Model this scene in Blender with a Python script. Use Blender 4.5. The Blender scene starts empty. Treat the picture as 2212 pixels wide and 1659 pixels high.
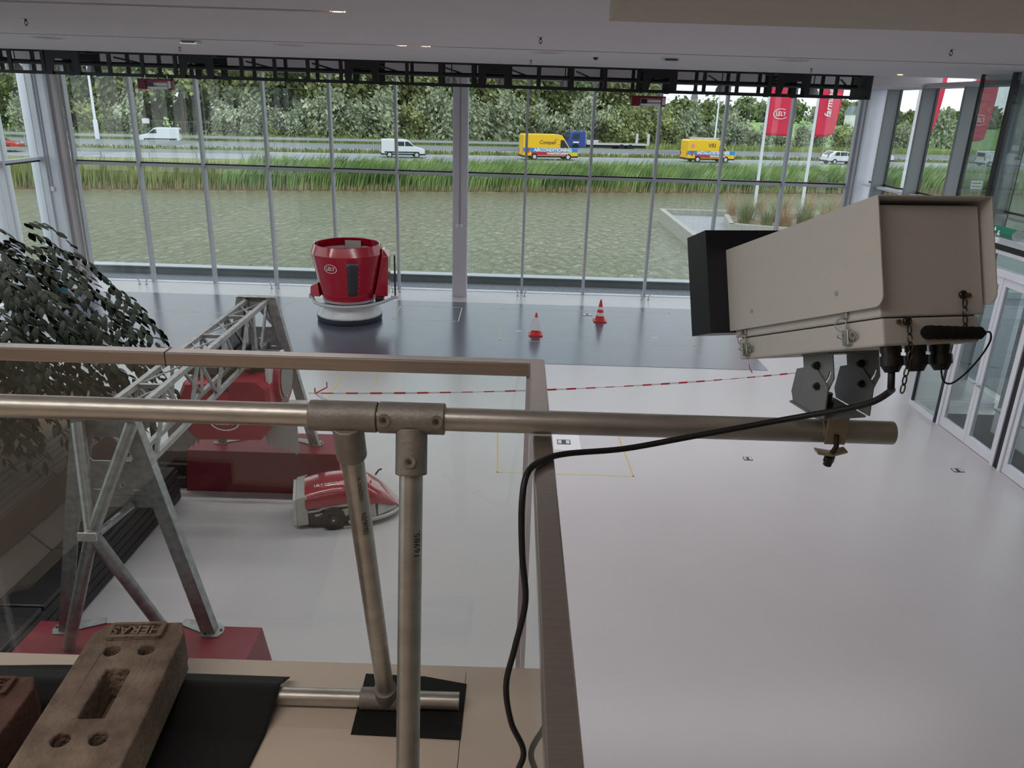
import bpy, bmesh, math, random
from math import pi, sin, cos, tan, radians as rad, atan2, sqrt
from mathutils import Vector, Matrix, Euler
random.seed(7)
scene = bpy.context.scene
COL = scene.collection

# ------------------------------------------------------------------ camera
H = 5.2
cam_data = bpy.data.cameras.new('camera')
cam_data.sensor_width = 36.0
cam_data.lens = 1675.0 / 2212.0 * 36.0
cam_data.clip_start = 0.05
cam_data.clip_end = 4000
cam = bpy.data.objects.new('camera', cam_data)
COL.objects.link(cam)
def cam_axes(pitch, roll, yaw):
    p, ro, ya = rad(pitch), rad(roll), rad(yaw)
    d = Vector((sin(ya) * cos(p), cos(ya) * cos(p), -sin(p)))
    r = Vector((cos(ya), -sin(ya), 0))
    u = r.cross(d)
    return r * cos(ro) + u * sin(ro), -r * sin(ro) + u * cos(ro), d
r_, u_, d_ = cam_axes(19.83, 1.79, 0.1)
cam.matrix_world = Matrix(((r_.x, u_.x, -d_.x, 0), (r_.y, u_.y, -d_.y, 0), (r_.z, u_.z, -d_.z, H), (0, 0, 0, 1)))
scene.camera = cam

# ------------------------------------------------------------------ view, world
scene.view_settings.view_transform = 'Standard'
scene.view_settings.look = 'None'
scene.view_settings.exposure = 0.0
scene.view_settings.gamma = 1.0
scene.view_settings.use_curve_mapping = False
scene.cycles.use_denoising = True
scene.cycles.max_bounces = 10
scene.cycles.diffuse_bounces = 5
scene.cycles.glossy_bounces = 4
scene.cycles.transparent_max_bounces = 32
scene.cycles.sample_clamp_indirect = 4.0
scene.cycles.caustics_reflective = False
scene.cycles.caustics_refractive = False

world = bpy.data.worlds.new('overcast_sky')
scene.world = world
world.use_nodes = True
wn, wl = world.node_tree.nodes, world.node_tree.links
wn.clear()
w_out = wn.new('ShaderNodeOutputWorld')
w_bg = wn.new('ShaderNodeBackground')
w_tc = wn.new('ShaderNodeTexCoord')
w_map = wn.new('ShaderNodeMapping')
w_map.inputs['Scale'].default_value = (1.0, 1.0, 3.5)
w_noise = wn.new('ShaderNodeTexNoise')
w_noise.inputs['Scale'].default_value = 2.6
w_noise.inputs['Detail'].default_value = 6
w_noise.inputs['Roughness'].default_value = 0.55
w_ramp = wn.new('ShaderNodeValToRGB')
w_ramp.color_ramp.elements[0].position = 0.38
w_ramp.color_ramp.elements[0].color = (0.60, 0.72, 0.82, 1)
w_ramp.color_ramp.elements[1].position = 0.60
w_ramp.color_ramp.elements[1].color = (0.93, 0.95, 0.97, 1)
wl.new(w_tc.outputs['Generated'], w_map.inputs['Vector'])
wl.new(w_map.outputs['Vector'], w_noise.inputs['Vector'])
wl.new(w_noise.outputs['Fac'], w_ramp.inputs['Fac'])
wl.new(w_ramp.outputs['Color'], w_bg.inputs['Color'])
w_bg.inputs['Strength'].default_value = 1.75
wl.new(w_bg.outputs['Background'], w_out.inputs['Surface'])

# ------------------------------------------------------------------ room lamps (recessed strips, balcony lamps) and an added fill strip
def area(name, loc, sx, sy, power, col, rot=(0, 0, 0), spread=170):
    l = bpy.data.lights.new(name, 'AREA')
    l.shape = 'RECTANGLE'; l.size = sx; l.size_y = sy
    l.energy = power; l.color = col; l.spread = rad(spread)
    o = bpy.data.objects.new(name, l)
    o.location = loc; o.rotation_euler = rot
    COL.objects.link(o)
    return o
NEUTRAL = (1.0, 0.955, 0.96)
WARM = (1.0, 0.86, 0.73)
area('slot_or_fill_strip_lamp', (-1.5, 11.70, 5.923), 20.5, 0.03, 330, NEUTRAL)
area('slot_or_fill_strip_lamp', (-6.5, 7.50, 5.923), 10.0, 0.03, 190, NEUTRAL)
area('slot_or_fill_strip_lamp', (-1.5, 5.3, 5.915), 20.0, 0.06, 72, NEUTRAL)  # added fill strip out of view, in no slot; brightens the near floor
area('balcony_ceiling_lamp', (-1.5, 0.5, 5.90), 2.6, 0.5, 20, (1.0, 0.94, 0.88))
area('balcony_ceiling_lamp', (-2.4, -3.0, 5.90), 5.0, 0.5, 22, (1.0, 0.74, 0.54))

# ------------------------------------------------------------------ materials
def srgb(r, g, b):
    f = lambda c: (c / 255) / 12.92 if c / 255 <= 0.04045 else ((c / 255 + 0.055) / 1.055) ** 2.4
    return (f(r), f(g), f(b), 1)
MATS = {}
def mat(name, col, rough=0.5, metal=0.0, var=0.0, vscale=6.0, bump=0.0, bscale=40.0, coat=0.0, spec=0.5, emit=None, es=0.0, col2=None, stretch=None, detail=4):
    if name in MATS: return MATS[name]
    m = bpy.data.materials.new(name); m.use_nodes = True
    n, l = m.node_tree.nodes, m.node_tree.links
    b = n['Principled BSDF']
    b.inputs['Base Color'].default_value = col
    b.inputs['Roughness'].default_value = rough
    b.inputs['Metallic'].default_value = metal
    b.inputs['Specular IOR Level'].default_value = spec
    b.inputs['Coat Weight'].default_value = coat
    b.inputs['Coat Roughness'].default_value = 0.08
    if emit:
        b.inputs['Emission Color'].default_value = emit
        b.inputs['Emission Strength'].default_value = es
    if var > 0 or bump > 0 or col2:
        tc = n.new('ShaderNodeTexCoord'); mp = n.new('ShaderNodeMapping')
        if stretch: mp.inputs['Scale'].default_value = stretch
        l.new(tc.outputs['Object'], mp.inputs['Vector'])
    if var > 0 or col2:
        nz = n.new('ShaderNodeTexNoise'); nz.inputs['Scale'].default_value = vscale; nz.inputs['Detail'].default_value = detail
        l.new(mp.outputs['Vector'], nz.inputs['Vector'])
        rp = n.new('ShaderNodeValToRGB')
        rp.color_ramp.elements[0].position = 0.3; rp.color_ramp.elements[1].position = 0.7
        c2 = col2 if col2 else tuple(min(1, c * (1 + var)) for c in col[:3]) + (1,)
        c1 = tuple(c * (1 - var) for c in col[:3]) + (1,)
        rp.color_ramp.elements[0].color = c1; rp.color_ramp.elements[1].color = c2
        l.new(nz.outputs['Fac'], rp.inputs['Fac']); l.new(rp.outputs['Color'], b.inputs['Base Color'])
    if bump > 0:
        nb = n.new('ShaderNodeTexNoise'); nb.inputs['Scale'].default_value = bscale; nb.inputs['Detail'].default_value = 3
        l.new(mp.outputs['Vector'], nb.inputs['Vector'])
        bp = n.new('ShaderNodeBump'); bp.inputs['Strength'].default_value = bump; bp.inputs['Distance'].default_value = 0.02
        l.new(nb.outputs['Fac'], bp.inputs['Height']); l.new(bp.outputs['Normal'], b.inputs['Normal'])
    MATS[name] = m
    return m
def glass(name, tint, ior=1.5, gain=1.0):
    m = bpy.data.materials.new(name); m.use_nodes = True
    n, l = m.node_tree.nodes, m.node_tree.links
    n.clear()
    o = n.new('ShaderNodeOutputMaterial'); mx = n.new('ShaderNodeMixShader')
    t = n.new('ShaderNodeBsdfTransparent'); g = n.new('ShaderNodeBsdfGlossy')
    fr = n.new('ShaderNodeFresnel'); fr.inputs['IOR'].default_value = ior
    # the same outer-surface reflectance on both faces of the thin pane
    ge = n.new('ShaderNodeNewGeometry'); mr = n.new('ShaderNodeMapRange')
    mr.inputs['To Min'].default_value = ior; mr.inputs['To Max'].default_value = 1.0 / ior
    l.new(ge.outputs['Backfacing'], mr.inputs['Value']); l.new(mr.outputs['Result'], fr.inputs['IOR'])
    t.inputs['Color'].default_value = tint; g.inputs['Roughness'].default_value = 0.0
    g.inputs['Color'].default_value = (gain, gain, gain, 1)
    l.new(fr.outputs['Fac'], mx.inputs['Fac']); l.new(t.outputs['BSDF'], mx.inputs[1]); l.new(g.outputs['BSDF'], mx.inputs[2])
    l.new(mx.outputs['Shader'], o.inputs['Surface'])
    MATS[name] = m
    return m
GLASS = glass('clear_facade_glass', (0.955, 0.975, 0.965, 1), 1.45)
GLASS_RAIL = glass('balustrade_glass', (0.91, 0.945, 0.93, 1), 1.45)
GLASS_DARK = glass('tinted_lobby_glass', (0.80, 0.83, 0.83, 1), 1.5)
GLASS_CAR = mat('vehicle_window_glass', srgb(52, 62, 70), 0.08, 0, spec=0.6)
WHITE_METAL = mat('white_painted_metal', srgb(228, 230, 238), 0.4, var=0.03, vscale=3)
GREY_ALU = mat('grey_anodised_aluminium', srgb(190, 192, 198), 0.45, 0.0, var=0.03, vscale=5)
GREY_FIN = mat('dark_grey_fin_paint', srgb(150, 154, 156), 0.55)
CEIL = mat('matt_ceiling_plaster', srgb(206, 201, 203), 0.95, var=0.015, vscale=1.2)
SOFFIT = mat('beige_soffit_paint', srgb(190, 178, 162), 0.9)
BLACK_STEEL = mat('black_painted_steel', srgb(30, 29, 32), 0.5)
BLACK = mat('black_rubber', srgb(22, 22, 24), 0.65)
BLACK_GLOSS = mat('black_plastic', srgb(24, 24, 27), 0.35)
STEEL = mat('brushed_stainless_steel', srgb(172, 164, 157), 0.30, 0.85, var=0.06, vscale=3, stretch=(1, 60, 60))
GALV = mat('galvanised_steel', srgb(160, 163, 162), 0.42, 0.6, var=0.20, vscale=16, bump=0.05, bscale=30, detail=2)
GALV_TUBE = mat('weathered_galvanised_tube', srgb(186, 182, 175), 0.36, 0.75, var=0.14, vscale=9, stretch=(1, 3, 3), bump=0.03, bscale=60)
CAST = mat('cast_galvanised_fitting', srgb(146, 141, 135), 0.55, 0.5, var=0.14, vscale=22, bump=0.10, bscale=120)
CHROME = mat('bright_zinc_plating', srgb(190, 188, 184), 0.28, 0.95)
DARK_STEEL = mat('dark_bolt_steel', srgb(74, 70, 66), 0.4, 0.8)
RED_GLOSS = mat('glossy_red_bodywork', srgb(166, 14, 40), 0.22, coat=0.7)
RED_PLASTIC = mat('red_plastic_cover', srgb(160, 24, 52), 0.35)
RED_MATT = mat('red_plinth_laminate', srgb(128, 26, 48), 0.42, var=0.03, vscale=2)
LIGHT_GREY = mat('light_grey_bodywork', srgb(204, 206, 206), 0.3, coat=0.3)
WHITE = mat('white_enamel', srgb(232, 232, 234), 0.4)
WHITE_PRINT = mat('white_lettering_film', srgb(238, 238, 238), 0.5)
HOUSING = mat('light_grey_powder_coat', srgb(224, 222, 219), 0.5, var=0.015, vscale=30)
TIRE = mat('tyre_rubber', srgb(20, 20, 21), 0.8)
LINE_TAPE = mat('pale_floor_tape', srgb(208, 204, 182), 0.6)
YELLOW_TAPE = mat('faded_yellow_floor_tape', srgb(206, 190, 132), 0.6)
ORANGE_RED = mat('orange_red_cone_plastic', srgb(222, 52, 44), 0.45)

# ------------------------------------------------------------------ builders
def pmat(o):
    m = Matrix.Identity(4)
    while o is not None:
        m = o.matrix_basis @ m
        o = o.parent
    return m
class MB:
    def __init__(s): s.v, s.f = [], []
    def add(s, vs, fs, M=None):
        k = len(s.v)
        s.v += [tuple(M @ Vector(v)) if M is not None else tuple(v) for v in vs]
        s.f += [tuple(i + k for i in f) for f in fs]
        return s
    def box(s, x0, x1, y0, y1, z0, z1, M=None):
        v = [(x0, y0, z0), (x1, y0, z0), (x1, y1, z0), (x0, y1, z0), (x0, y0, z1), (x1, y0, z1), (x1, y1, z1), (x0, y1, z1)]
        return s.add(v, [(3, 2, 1, 0), (4, 5, 6, 7), (0, 1, 5, 4), (1, 2, 6, 5), (2, 3, 7, 6), (3, 0, 4, 7)], M)
    def hexa(s, b, t, M=None):
        return s.add(list(b) + list(t), [(3, 2, 1, 0), (4, 5, 6, 7), (0, 1, 5, 4), (1, 2, 6, 5), (2, 3, 7, 6), (3, 0, 4, 7)], M)
    def cyl(s, p, q, r, r2=None, n=16, caps=True, M=None):
        p, q = Vector(p), Vector(q); r2 = r if r2 is None else r2
        d = (q - p).normalized()
        a = d.orthogonal().normalized(); b = d.cross(a)
        vs = []
        for i in range(n):
            t = 2 * pi * i / n
            e = a * cos(t) + b * sin(t)
            vs += [p + e * r, q + e * r2]
        fs = [(2 * i, 2 * ((i + 1) % n), 2 * ((i + 1) % n) + 1, 2 * i + 1) for i in range(n)]
        if caps:
            fs += [tuple(2 * i for i in range(n))[::-1], tuple(2 * i + 1 for i in range(n))]
        return s.add(vs, fs, M)
    def ring(s, p, q, r, t, n=20, M=None):        # open pipe with wall t
        p, q = Vector(p), Vector(q)
        d = (q - p).normalized(); a = d.orthogonal().normalized(); b = d.cross(a)
        vs = []
        for i in range(n):
            e = a * cos(2 * pi * i / n) + b * sin(2 * pi * i / n)
            vs += [p + e * r, q + e * r, q + e * (r - t), p + e * (r - t)]
        fs = []
        for i in range(n):
            k, m = 4 * i, 4 * ((i + 1) % n)
            for j in range(4):
                fs.append((k + j, m + j, m + (j + 1) % 4, k + (j + 1) % 4))
        return s.add(vs, fs, M)
    def tube(s, pts, r, n=10, M=None, caps=True, taper=None):
        pts = [Vector(p) for p in pts]
        vs = []; a = None; N = len(pts)
        for i, p in enumerate(pts):
            d = (pts[min(i + 1, N - 1)] - pts[max(i - 1, 0)]).normalized()
            if a is None: a = d.orthogonal().normalized()
            a = (a - d * a.dot(d)).normalized(); b = d.cross(a)
            rr = r if taper is None else r + (taper - r) * i / (N - 1)
            vs += [p + (a * cos(2 * pi * j / n) + b * sin(2 * pi * j / n)) * rr for j in range(n)]
        fs = [(i * n + j, i * n + (j + 1) % n, (i + 1) * n + (j + 1) % n, (i + 1) * n + j) for i in range(N - 1) for j in range(n)]
        if caps: fs += [tuple(range(n))[::-1], tuple((N - 1) * n + j for j in range(n))]
        return s.add(vs, fs, M)
    def lathe(s, prof, n=32, M=None, c=(0, 0, 0), closed=False):
        vs = [(c[0] + r * cos(2 * pi * j / n), c[1] + r * sin(2 * pi * j / n), c[2] + z) for r, z in prof for j in range(n)]
        fs = [(i * n + j, i * n + (j + 1) % n, (i + 1) * n + (j + 1) % n, (i + 1) * n + j) for i in range(len(prof) - 1) for j in range(n)]
        if not closed:
            fs += [tuple(range(n))[::-1], tuple((len(prof) - 1) * n + j for j in range(n))]
        else:
            k = len(prof) - 1
            fs += [(k * n + j, k * n + (j + 1) % n, (j + 1) % n, j) for j in range(n)]
        return s.add(vs, fs, M)
    def prism(s, poly, t0, t1, axis='x', M=None):  # polygon in the plane across `axis`, extruded t0..t1
        def P(a, b, t):
            return {'x': (t, a, b), 'y': (a, t, b), 'z': (a, b, t)}[axis]
        n = len(poly)
        vs = [P(a, b, t0) for a, b in poly] + [P(a, b, t1) for a, b in poly]
        fs = [tuple(range(n))[::-1], tuple(range(n, 2 * n))] + [(i, (i + 1) % n, n + (i + 1) % n, n + i) for i in range(n)]
        return s.add(vs, fs, M)
    def plate(s, outer, holes, t0, t1, axis='y', M=None):  # flat plate with holes
        def P(a, b, t):
            return {'x': (t, a, b), 'y': (a, t, b), 'z': (a, b, t)}[axis]
        bm = bmesh.new(); es = []
        for loop in [outer] + holes:
            vv = [bm.verts.new((a, b, 0)) for a, b in loop]
            es += [bm.edges.new((vv[i], vv[(i + 1) % len(vv)])) for i in range(len(vv))]
        bmesh.ops.triangle_fill(bm, use_beauty=True, use_dissolve=False, edges=es, normal=(0, 0, 1))
        bm.verts.index_update()
        vs = [(v.co.x, v.co.y) for v in bm.verts]
        tris = [tuple(v.index for v in f.verts) for f in bm.faces]
        bm.free()
        n = len(vs)
        allv = [P(a, b, t0) for a, b in vs] + [P(a, b, t1) for a, b in vs]
        fs = [t[::-1] for t in tris] + [tuple(i + n for i in t) for t in tris]
        k = 0
        for loop in [outer] + holes:
            m = len(loop)
            fs += [(k + i, k + (i + 1) % m, n + k + (i + 1) % m, n + k + i) for i in range(m)]
            k += m
        return s.add(allv, fs, M)
    def sphere(s, c, r, n=16, m=10, sz=1.0, M=None):
        prof = [(max(1e-4, r * sin(pi * i / m)), -r * cos(pi * i / m) * sz) for i in range(m + 1)]
        return s.lathe(prof, n, M, c)
    def torus(s, c, R, r, n=24, m=8, M=None, normal=(0, 0, 1)):
        q = Vector(normal).to_track_quat('Z', 'Y').to_matrix().to_4x4()
        T = Matrix.Translation(c) @ q
        if M is not None: T = M @ T
        prof = [(R + r * cos(2 * pi * i / m), r * sin(2 * pi * i / m)) for i in range(m)]
        return s.lathe(prof, n, T, closed=True)
    def build(s, name, material, parent=None, world=False, smooth=None, bevel=0.0, segs=2, mesh_only=False):
        vs = s.v
        if world and parent is not None:
            inv = pmat(parent).inverted()
            vs = [tuple(inv @ Vector(v)) for v in vs]
        me = bpy.data.meshes.new(name)
        me.from_pydata(vs, [], s.f); me.update()
        bm = bmesh.new(); bm.from_mesh(me)
        bmesh.ops.recalc_face_normals(bm, faces=bm.faces)
        bm.to_mesh(me); bm.free()
        if isinstance(material, (list, tuple)):
            for m in material: me.materials.append(m)
        else: me.materials.append(material)
        if smooth is not None:
            me.polygons.foreach_set('use_smooth', [True] * len(me.polygons))
            me.set_sharp_from_angle(angle=rad(smooth))
        if mesh_only: return me
        o = bpy.data.objects.new(name, me)
        COL.objects.link(o)
        if parent is not None: o.parent = parent
        if bevel > 0:
            b = o.modifiers.new('bevel', 'BEVEL'); b.width = bevel; b.segments = segs; b.limit_method = 'ANGLE'; b.angle_limit = rad(40)
        return o
def tag(o, label=None, cat=None, group=None, kind=None):
    if label: o['label'] = label
    if cat: o['category'] = cat
    if group: o['group'] = group
    if kind: o['kind'] = kind
    return o
def thing(name, label=None, cat=None, loc=(0, 0, 0), rz=0.0, group=None, kind=None, rot=None):
    o = bpy.data.objects.new(name, None)
    COL.objects.link(o)
    o.empty_display_size = 0.1
    o.location = loc; o.rotation_euler = rot if rot else (0, 0, rz)
    return tag(o, label, cat, group, kind)
def struct(name, mb, m, parent=None, **k):
    o = mb.build(name, m, parent, **k)
    if parent is None: o['kind'] = 'structure'
    return o
def inst(name, me, parent=None, loc=(0, 0, 0), rot=(0, 0, 0), scale=(1, 1, 1)):
    o = bpy.data.objects.new(name, me)
    COL.objects.link(o)
    o.parent = parent; o.location = loc; o.rotation_euler = rot; o.scale = scale
    return o
def copy_tree(o, parent=None):
    c = o.copy(); COL.objects.link(c); c.parent = parent
    for ch in list(o.children): copy_tree(ch, c)
    return c
def basis(x, y, z, o):       # matrix from three axis vectors and an origin
    x, y, z, o = Vector(x), Vector(y), Vector(z), Vector(o)
    return Matrix(((x.x, y.x, z.x, o.x), (x.y, y.y, z.y, o.y), (x.z, y.z, z.z, o.z), (0, 0, 0, 1)))
def text(name, s, size, M, material, parent=None, depth=0.001, world=False, bold=0.0, sx=1.0, shear=0.0, align='CENTER', spacing=1.0):
    cu = bpy.data.curves.new(name, 'FONT')
    cu.body = s; cu.size = size; cu.extrude = depth; cu.align_x = align; cu.align_y = 'CENTER'
    cu.offset = bold; cu.shear = shear; cu.space_character = spacing; cu.resolution_u = 3
    tmp = bpy.data.objects.new(name, cu)
    COL.objects.link(tmp)
    dg = bpy.context.evaluated_depsgraph_get()
    me = bpy.data.meshes.new_from_object(tmp.evaluated_get(dg))
    bpy.data.objects.remove(tmp, do_unlink=True)
    bpy.data.curves.remove(cu)
    T = M @ Matrix.Diagonal((sx, 1, 1, 1))
    if world and parent is not None: T = pmat(parent).inverted() @ T
    me.transform(T)
    me.materials.clear(); me.materials.append(material)
    o = bpy.data.objects.new(name, me); COL.objects.link(o)
    o.parent = parent
    return o
def spline(pts, per=8):      # Catmull-Rom through points
    P = [Vector(p) for p in pts]; P = [P[0] * 2 - P[1]] + P + [P[-1] * 2 - P[-2]]
    out = []
    for i in range(1, len(P) - 2):
        for k in range(per):
            t = k / per
            out.append(0.5 * ((2 * P[i]) + (P[i + 1] - P[i - 1]) * t + (2 * P[i - 1] - 5 * P[i] + 4 * P[i + 1] - P[i + 2]) * t * t + (3 * P[i] - P[i - 1] - 3 * P[i + 1] + P[i + 2]) * t ** 3))
    out.append(P[-2])
    return out
def rrect(x0, x1, y0, y1, r, n=4):
    out = []
    for cx, cy, a0 in ((x1 - r, y1 - r, 0), (x0 + r, y1 - r, 90), (x0 + r, y0 + r, 180), (x1 - r, y0 + r, 270)):
        for k in range(n + 1):
            a = rad(a0 + 90 * k / n)
            out.append((cx + r * cos(a), cy + r * sin(a)))
    return out
def circ(cx, cy, r, n=14, ry=None):
    return [(cx + r * cos(2 * pi * k / n), cy + (ry or r) * sin(2 * pi * k / n)) for k in range(n)]
# ================================================================== the hall
D = 22.49
XL, XR = -13.0, 9.6
FLOOR = mat('polished_pale_resin_floor', srgb(200, 196, 198), 0.26, var=0.02, vscale=0.8, spec=0.45)
DARKFLOOR = mat('dark_blue_grey_vinyl', srgb(88, 92, 106), 0.22, var=0.10, vscale=0.9, spec=0.6)
struct('floor', MB().box(XL - .3, XR + .2, -7.3, D + .02, -0.3, 0), FLOOR)
fm = MB().prism([(-12.95, 15.72), (5.5, 15.76), (5.5, 20.96), (-12.95, 20.96)], 0.0, 0.006, 'z').build('vinyl_floor_runner', DARKFLOOR)
tag(fm, 'long dark blue-grey vinyl strip lying along the window front', 'floor mat')

# ceiling panels with two recessed slots, a pocket for the truss and a lower strip at the glass
CZ = 5.92
for x0, x1, y0, y1, z0 in ((XL, XR, -7.0, 7.42, CZ), (-1.5, XR, 7.42, 7.58, CZ), (XL, XR, 7.58, 11.62, CZ), (9.0, XR, 11.62, 11.78, CZ), (XL, XR, 11.78, 16.1, CZ), (XL, XR, 19.0, D + .1, 5.83)):
    struct('ceiling', MB().box(x0, x1, y0, y1, z0, 6.6 if z0 < 5.9 else z0 + 0.14), CEIL)
struct('ceiling', MB().box(XL, XR, -7.0, 19.0, 6.45, 6.6), CEIL)
struct('ceiling', MB().box(XL, XR, 16.02, 16.1, CZ + .14, 6.45), CEIL)
for x0, x1, y0 in ((XL, -1.5, 7.42), (XL, 9.0, 11.62)):
    struct('trim_1' if y0 < 8 else 'trim_2', MB().box(x0, x1, y0 - .02, y0 + .18, CZ + .14, CZ + .16), CEIL)
struct('ceiling', MB().box(0.45, XR, -7.0, 4.42, 5.62, CZ - .004), SOFFIT)
WALLP = mat('warm_plaster_wall', srgb(188, 176, 164), 0.9)
WALLW = mat('white_plaster_wall', srgb(205, 203, 202), 0.9)
struct('wall_back', MB().box(XL - .2, XR + .2, -7.25, -7.0, 0, 6.6), WALLP)
struct('wall_right', MB().box(XR, XR + .25, -7.0, 5.2, 0, 6.6), WALLW)
struct('wall_left', MB().box(XL - .25, XL, -7.0, -5.2, 0, 6.6), WALLW)

# front glazing: mullions, transoms, panes
wf = thing('wall_front', kind='structure', loc=(0, D, 0))
MX = [0.234 + 1.8015 * k for k in range(-7, 6)]
mme = MB().box(-.035, .035, -.17, .03, 0, 5.83).build('mullion', GREY_ALU, mesh_only=True)
for k, x in enumerate(MX):
    inst('mullion', mme, wf, (x, 0, 0))
for k in range(12):
    x0, x1 = MX[k] + .036, MX[k + 1] - .036
    b = MB().box(x0, x1, -.13, .02, 3.27, 3.335).build('transom', GREY_ALU, wf)
    MB().box(x0, x1, -.05, .02, 3.345, 3.385).build('transom', BLACK_STEEL, wf)
MB().box(MX[0] - .03, MX[-1] + .03, -.16, .04, 0.0, 0.012).build('sill', WHITE_METAL, wf)
for k in range(12):
    w = thing('window_%d' % (k + 1), kind='structure', loc=((MX[k] + MX[k + 1]) / 2, D, 0))
    hw = (MX[k + 1] - MX[k]) / 2 - .034
    MB().box(-hw, hw, -.012, .012, .014, 3.27).build('pane', GLASS, w)
    MB().box(-hw, hw, -.012, .012, 3.386, 5.83).build('pane', GLASS, w)

# columns
WCOL = mat('lilac_white_column_paint', srgb(208, 204, 210), 0.5)
c = thing('steel_column', 'square white column in the middle of the window front with a conduit', 'column', (-1.547, 21.84, 0))
MB().box(-.18, .18, -.19, .19, 0, 5.83).build('shaft', WCOL, c, bevel=.006)
MB().box(-.205, -.18, -.12, .14, 0, 5.83).build('flange', WHITE_METAL, c)
MB().box(.18, .205, -.12, .14, 0, 5.83).build('flange', WHITE_METAL, c)
MB().cyl((.0, -.2, 2.05), (.0, -.2, 5.8), .012, n=8).build('conduit', mat('tarnished_conduit', srgb(156, 140, 132), .5, .3), c, smooth=50)
for sx in (-.1, .012): MB().box(sx, sx + .088, -.235, -.19, 1.96, 2.05).build('socket_box', WHITE, c, bevel=.005)
c = thing('corner_column', 'broad white column at the far left corner beside the first window bay', 'column', (-12.72, 22.1, 0))
MB().box(-.28, .16, -.28, .3, 0, 5.83).build('shaft', WHITE_METAL, c, bevel=.01)
MB().box(.165, .25, -.1, .3, 0, 5.83).build('edge_profile', mat('pinkish_grey_profile', srgb(190, 180, 180), .5), c)
MB().cyl((-.05, -.3, 2.7), (-.05, -.3, 5.8), .013, n=8).build('conduit', GREY_ALU, c, smooth=50)
MB().box(-.1, 0, -.33, -.28, 2.58, 2.7).build('socket_box', WHITE, c, bevel=.005)
c = thing('corner_column', 'grey-white column at the far right corner of the window front', 'column', (9.5, 22.25, 0))
MB().box(-.18, .3, -.25, .3, 0, 5.83).build('shaft', WHITE_METAL, c, bevel=.01)
MB().box(-.23, -.185, -.1, .28, 0, 5.83).build('edge_profile', GREY_ALU, c)

# left glazed wall; unseen near bays added to let in daylight
wl_ = thing('wall_left_glazed', kind='structure', loc=(XL, 0, 0))
LY = [21.8 - 1.8 * k for k in range(16)]
for y in LY: MB().box(-.03, .16, y - .04, y + .04, 0, 6.0).build('mullion', WHITE_METAL, wl_)
for k in range(15):
    MB().box(-.02, .12, LY[k + 1] + .041, LY[k] - .041, 3.42, 3.49).build('transom', WHITE_METAL, wl_)
    MB().box(-.02, .03, LY[k + 1] + .041, LY[k] - .041, 3.36, 3.40).build('transom', BLACK_STEEL, wl_)
    w = thing('window_%d' % (k + 13), kind='structure', loc=(XL, (LY[k] + LY[k + 1]) / 2, 0))
    MB().box(-.012, .012, -.86, .86, .02, 3.36).build('pane', GLASS, w)
    MB().box(-.012, .012, -.86, .86, 3.49, 5.95).build('pane', GLASS, w)
for x, y, r, lab in ((-14.2, 23.75, .2, 'slim white round post outside the left corner glazing'), (-14.3, 21.9, .33, 'thick white round post outside the left glazing')):
    c = MB().lathe([(r * 1.15, -.4), (r * 1.15, -.2), (r, -.18), (r, 7.2)], 24).build('exterior_post', WHITE_METAL, smooth=40)
    c.location = (x, y, 0); tag(c, lab, 'post')

# right glazed wall with deep fins
wr = thing('wall_right_glazed', kind='structure', loc=(XR, 0, 0))
RY = [21.0, 19.2, 17.4, 15.6, 13.8, 12.0, 10.2, 8.4, 6.6]
for y in RY:
    MB().box(-.30, .02, y - .05, y + .05, 0, 5.83).build('fin', GREY_FIN, wr)
    MB().box(-.005, .035, y - .085, y - .052, 0, 5.83).build('gasket', BLACK_STEEL, wr)
ys = [21.9] + RY + [5.25]
for k in range(len(ys) - 1):
    a, b = ys[k + 1] + .055, ys[k] - .088
    MB().box(-.2, .02, a, b, 3.40, 3.46).build('transom', WHITE_METAL, wr)
    MB().box(-.03, .03, a, b, 3.48, 3.52).build('transom', BLACK_STEEL, wr)
    w = thing('window_%d' % (k + 28), kind='structure', loc=(XR, (a + b) / 2, 0))
    h = (b - a) / 2
    MB().box(-.012, .012, -h, h, .02, 3.40).build('pane', GLASS, w)
    MB().box(-.012, .012, -h, h, 3.52, 5.83).build('pane', GLASS, w)
struct('ceiling', MB().box(9.25, XR + .3, 5.2, 22.0, 5.831, 5.92), CEIL)

# glazed entrance lobby
lob = thing('glazed_entrance_lobby', 'glass entrance lobby with white framed double doors on the right', 'lobby', (7.75, 11, 0))
def lb(name, x0, x1, y0, y1, z0, z1, m, **k): return MB().box(x0, x1, y0, y1, z0, z1).build(name, m, lob, world=True, **k)
lb('sill', 7.68, 7.80, 13.10, 14.02, 0, .09, WHITE_METAL)
lb('sill', 7.80, 9.28, 13.92, 14.02, 0, .09, WHITE_METAL)
lb('corner_joint', 7.70, 7.75, 13.945, 13.995, .09, 5.9, BLACK_STEEL)
lb('post', 7.69, 7.79, 13.03, 13.10, 0, 5.9, BLACK_STEEL)
lb('pane', 7.715, 7.735, 13.105, 13.94, .09, 5.9, GLASS_DARK)
lb('pane', 7.76, 9.28, 13.96, 13.98, .09, 5.9, GLASS_DARK)
lb('pane', 7.715, 7.735, 6.2, 13.025, 3.42, 5.9, GLASS_DARK)
lb('beam', 7.70, 7.82, 6.2, 13.025, 3.34, 3.42, WHITE_METAL)
lb('beam', 7.72, 7.80, 6.2, 13.025, 3.25, 3.335, BLACK_STEEL)
lb('beam', 7.70, 7.82, 6.2, 13.025, 3.19, 3.245, WHITE_METAL)
lb('beam', 7.70, 7.82, 6.2, 13.025, 2.86, 2.97, WHITE_METAL)
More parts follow.
